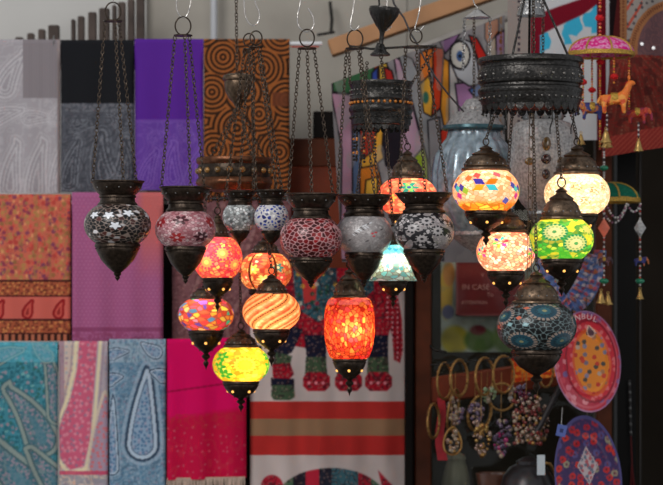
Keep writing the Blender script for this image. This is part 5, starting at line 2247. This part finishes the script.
PEARL = plain('pearl', (168, 148, 126), .2, 0, .12, 60, coat=.6)
REDGEM = plain('dull_red_bead', (120, 40, 36), .3, 0, .3, 90, coat=.3)
AMETHYST = plain('violet_gem', (96, 78, 104), .12, 0, .4, 80, coat=.8)
CLEAR = plain('pale_gem', (156, 128, 112), .1, .2, .3, 80, coat=.8)
MAGENTA = plain('magenta_gem', (176, 50, 110), .2, 0, .3, 80, coat=.5)
LEAFG = plain('pale_green_gem', (140, 160, 120), .2, 0, .3, 80, coat=.5)
gem_drop('gold teardrop pendant of clear gems, lowest beside the red strap', 452.5, 430, 452, 14, [CLEAR, PEARL, GOLD], .63, 26, seed=1)
gem_drop('cluster of pale sparkling gems hanging under the overlapping bangles', 456, 398, 424, 18, [CLEAR, PEARL, PEARL, AMETHYST], .66, 44, ring=False, seed=2)
gem_drop('violet gem cluster inside the low gold hoop', 476, 402, 424, 15, [AMETHYST, AMETHYST, CLEAR], .66, 40, ring=False, seed=3)
gem_drop('bunch of golden beads hanging below the violet cluster', 482, 424, 456, 18, [GOLD, CLEAR, BRASS], .64, 60, ring=False, seed=4)
gem_drop('magenta and violet bead bunch beside the golden one', 502, 420, 456, 20, [MAGENTA, AMETHYST, AMETHYST, PEARL], .67, 66, ring=False, seed=5)
gem_drop('pearl and coral bead bunch behind the tip of the teal lantern', 527, 396, 444, 28, [PEARL, CLEAR, REDGEM, CLEAR, REDGEM, GOLD], .62, 130, teardrop=False, ring=False, seed=6)
gem_drop('maroon beads above the pearl bunch', 523, 384, 402, 16, [AMETHYST, plain('maroon_gem', (100, 30, 60), .2, 0, .3, 80)], .66, 36, ring=False, seed=7)
gem_drop('pale green and white charms under the third bangle', 488, 388, 402, 16, [LEAFG, PEARL, LEAFG], .68, 26, ring=False, seed=8)
gem_drop('white shell charms beside the pale green ones', 512, 384, 402, 8, [PEARL, WHITEBEAD], .70, 14, ring=False, seed=9)
gem_drop('coral and brown beads strung along the dark slanted strap', 538, 402, 440, 22, [REDGEM, BROWNSTONE, CLEAR, REDSTONE], .68, 70, teardrop=False, ring=False, seed=10)

# red strap
t = T('hanging_strap', 'bright red ribbon strap beside the low gold bangle', 'strap', 440, 462, .71)
m = M()
for k in range(12):
    y0, y1 = 398 + k * 5.2, 398 + (k + 1) * 5.2
    wv = lambda y: 1.5 * math.sin(y / 9.)
    a, b = t.L(436.5 + wv(y0), y0), t.L(444 + wv(y0) + (y0 - 398) * .04, y0)
    c, d = t.L(444 + wv(y1) + (y1 - 398) * .04, y1), t.L(436.5 + wv(y1), y1)
    off = Vector((0, .002, 0))
    m.add([a, b, c, d, a + off, b + off, c + off, d + off], [(0, 1, 2, 3), (7, 6, 5, 4), (0, 4, 5, 1), (1, 5, 6, 2), (2, 6, 7, 3), (3, 7, 4, 0)])
t.part('ribbon', m, plain('red_ribbon', (176, 30, 44), .6, 0, .2, 60))

# orange red printed strip
def p_strip(X, Y):
    c = Can(X, Y, (214, 70, 36))
    c.put((Y > 366) & (Y < 372) & (frac(X / 6) < .6), (240, 150, 50), .9)
    c.put((Y > 375) & (Y < 377.5), (240, 140, 60), .8)
    c.put((Y < 362), (170, 36, 34), .8)
    c.put(cells(X, Y, 7, 111)[0] < 1.6, (246, 176, 70), .7)
    return c.lin()


free_cloth('hanging_banner', 'orange red printed strip behind the cone of the dark teal lantern', 'banner', [(512, 357), (572, 350), (572, 374), (512, 383)], p_strip, .735, nx=70, ny=40)

# slanted dark strap
t = T('hanging_strap', 'dark leather strap slanting down beside the plates', 'strap', 545, 430, .62)
m = M()
m.tube([t.L(560, 386), t.L(551, 404), t.L(541, 424), t.L(536, 432)], 3 * t.s, 8)
t.part('strap', m, plain('dark_leather', (34, 28, 30), .5, 0, .2, 40))

# things on the ledge at the bottom
LEDGE = P(0, 520, .62).z
slab('trim_4', (P(425, 0, .7).x, .55, LEDGE - .03), (P(600, 0, .7).x, .785, LEDGE), DARKWOOD)
slab('trim_5', (P(425, 0, .9).x, .845, LEDGE - .03), (P(600, 0, .9).x, 1.0, LEDGE), DARKWOOD)


def ledge_py(Y):
    return HY + (ZH - LEDGE) / sc(Y)



t = T('ceramic_jar', 'pale cream jar standing low behind the bangles', 'jar', 456, ledge_py(.90), .90)
m = M()
m.lathe(t.prof([(1e-5, ledge_py(.9)), (13, ledge_py(.9)), (15, 505), (14, 480), (11, 466), (9, 461), (10, 458), (8.5, 458), (7, 466)]), 40, 0, caps=False)
t.part('jar_body', m, plain('cream_glaze', (150, 140, 122), .4, 0, .15, 20, coat=.3))
m = M()
m.lathe(t.prof([(10.3, 459), (9, 455), (3, 452), (2.5, 449), (1e-5, 448)]), 32, 0, caps=False)
t.part('lid', m, plain('cream_glaze', (150, 140, 122)))
t = T('metal_pot', 'dark round metal pot with a gold handle beside the blue plate', 'pot', 528, 520, .62)
m = M()
m.lathe(t.prof([(1e-5, 520), (24, 518), (29, 505), (29, 490), (25, 476), (18, 467), (12, 464), (12, 461), (5, 457), (1e-5, 456)]), 48, 0, caps=False)
t.part('pot_body', m, plain('dark_pewter', (60, 58, 60), .3, .6, .3, 40))
m = M()
m.tube([t.L(541, 462), t.L(550, 464), t.L(555, 474), t.L(555, 490), t.L(550, 500)], 1.6 * t.s, 8)
t.part('gold_handle', m, GOLD, None, 'gold handle')
m = M()
m.box(t.L(537, 475, .555), t.L(545, 455, .553))
t.part('white_tag', m, plain('white_tag_card', (190, 200, 206), .6, 0, .05, 40))
t = T('ceramic_bowl', 'brown glazed bowl beside the dark metal pot', 'bowl', 496, ledge_py(.72), .72)
m = M()
m.lathe(t.prof([(1e-5, ledge_py(.72)), (10, ledge_py(.72)), (16, 500), (20, 476), (20.5, 473), (19, 474), (14, 496), (1e-5, 508)]), 48, 0, caps=False)
t.part('bowl_body', m, plain('brown_glaze', (96, 60, 46), .3, 0, .3, 30, coat=.5))


# ------------------------------------------------------------------ poster and sign behind the glass
def p_poster(X, Y):
    c = Can(X, Y, (168, 172, 170))
    for (x, y, rx, ry, col) in ((446, 292, 7, 26, (196, 156, 60)), (449, 274, 6, 12, (196, 130, 70)), (455, 340, 14, 14, (190, 170, 60)), (480, 340, 16, 12, (96, 120, 70)), (478, 330, 8, 5, (130, 50, 60)), (448, 312, 6, 7, (100, 100, 140)),
                                (510, 338, 18, 16, (110, 130, 80)), (530, 300, 14, 22, (180, 150, 90))):
        c.put(soft((np.hypot((X - x) / rx, (Y - y) / ry) - 1) * 8, 1.2), col)
    c.put(Y < 262, (150, 152, 148), .4)
    c.put(vn(X, Y, 8, 5) > .7, (130, 130, 120), .3)
    c.shade(.75 + .3 * vn(X, Y, 12, 6))
    return c.lin(1.35)


pst = free_cloth('hanging_poster', 'faded fruit poster behind the door glass', 'poster', [(441, 259), (560, 259), (560, 352), (441, 352)], p_poster, .99, PAPER, nx=120, ny=95, wave=lambda X, Y: 0 * X)
t = T('notice_sign', 'dark red notice sign with pale lettering behind the door glass', 'sign', 484, 316, .97)
m = M()
m.box(t.L(456, 316, .968), t.L(524, 261, .974))
t.part('board', m, plain('maroon_board', (124, 20, 30), .6, 0, .12, 30))
m = M()
for p0, p1 in (((456, 261), (524, 263)), ((456, 314), (524, 316)), ((456, 261), (458, 316)), ((522, 261), (524, 316))):
    m.box(t.L(p0[0], p1[1], .9665), t.L(p1[0], p0[1], .968))
t.part('border', m, plain('faded_red_border', (140, 70, 76), .6, 0, .1, 30))
m = M()
for txt, x, y, sz in (('IN CASE', 462, 289.5, .019), ('Y', 481, 277, .014), ('To', 487, 296.5, .014), ('ATTENTION', 461.5, 304, .0115)):
    letters(m, txt, sz, t.L(x, y, .9665), 0, False)
t.part('lettering', m, plain('pale_sign_ink', (214, 150, 150), .7, 0, .05, 20))
m = M()
m.tube([t.L(490, 261, .972), t.L(490, 215, .972)], .0008, 5)
t.part('hanging_string', m, WHITEBEAD)

# dark red tassel on the black post
t = T('hanging_tassel', 'thin dark red tassel cord on the black post', 'tassel', 631, 485, .90)
strand(t, [t.L(629.5, 380), t.L(631, 436)], [BLACKBEAD, TIN, BLACKBEAD], 1.3)
m = M()
m.tube([t.L(631, 436), t.L(632, 462)], .0012, 6)
for k in range(12):
    m.tube([t.L(632, 462), t.L(632 + R.uniform(-4, 4), 492, .90 + R.uniform(-.006, .006))], .0008, 5)
t.part('tassel', m, plain('dark_red_silk', (110, 14, 20), .7, 0, .2, 60))

# ================================================================== LIGHT
def poster_fill():  # unseen area light added to brighten the poster behind the glass
    d = bpy.data.lights.new('poster_fill', 'AREA')
    d.size = .25
    d.energy = .55
    d.color = (1.0, .93, .82)
    o = bpy.data.objects.new('poster_fill', d)
    COL.objects.link(o)
    o.location = P(490, 190, .88)
    o.rotation_euler = (math.radians(38), 0, 0)


poster_fill()
w = bpy.data.worlds.new('sky')
SC.world = w
w.use_nodes = True
bg = w.node_tree.nodes['Background']
bg.inputs['Color'].default_value = (.92, .95, 1.0, 1)
bg.inputs['Strength'].default_value = .42


def area(name, loc, tgt, size, energy, col):
    d = bpy.data.lights.new(name, 'AREA')
    d.shape = 'DISK'
    d.size = size
    d.energy = energy
    d.color = col
    o = bpy.data.objects.new(name, d)
    COL.objects.link(o)
    o.location = loc
    o.rotation_euler = (Vector(tgt) - Vector(loc)).to_track_quat('-Z', 'Y').to_euler()
    return o


area('open_sky_light', (-2.6, -4.2, 4.6), (-.3, .6, 1.5), 3.2, 150, (1.0, .98, .95))
area('street_light_bounce', (2.2, -5.2, 2.6), (0.1, .5, 1.5), 2.0, 26, (1.0, .95, .9))
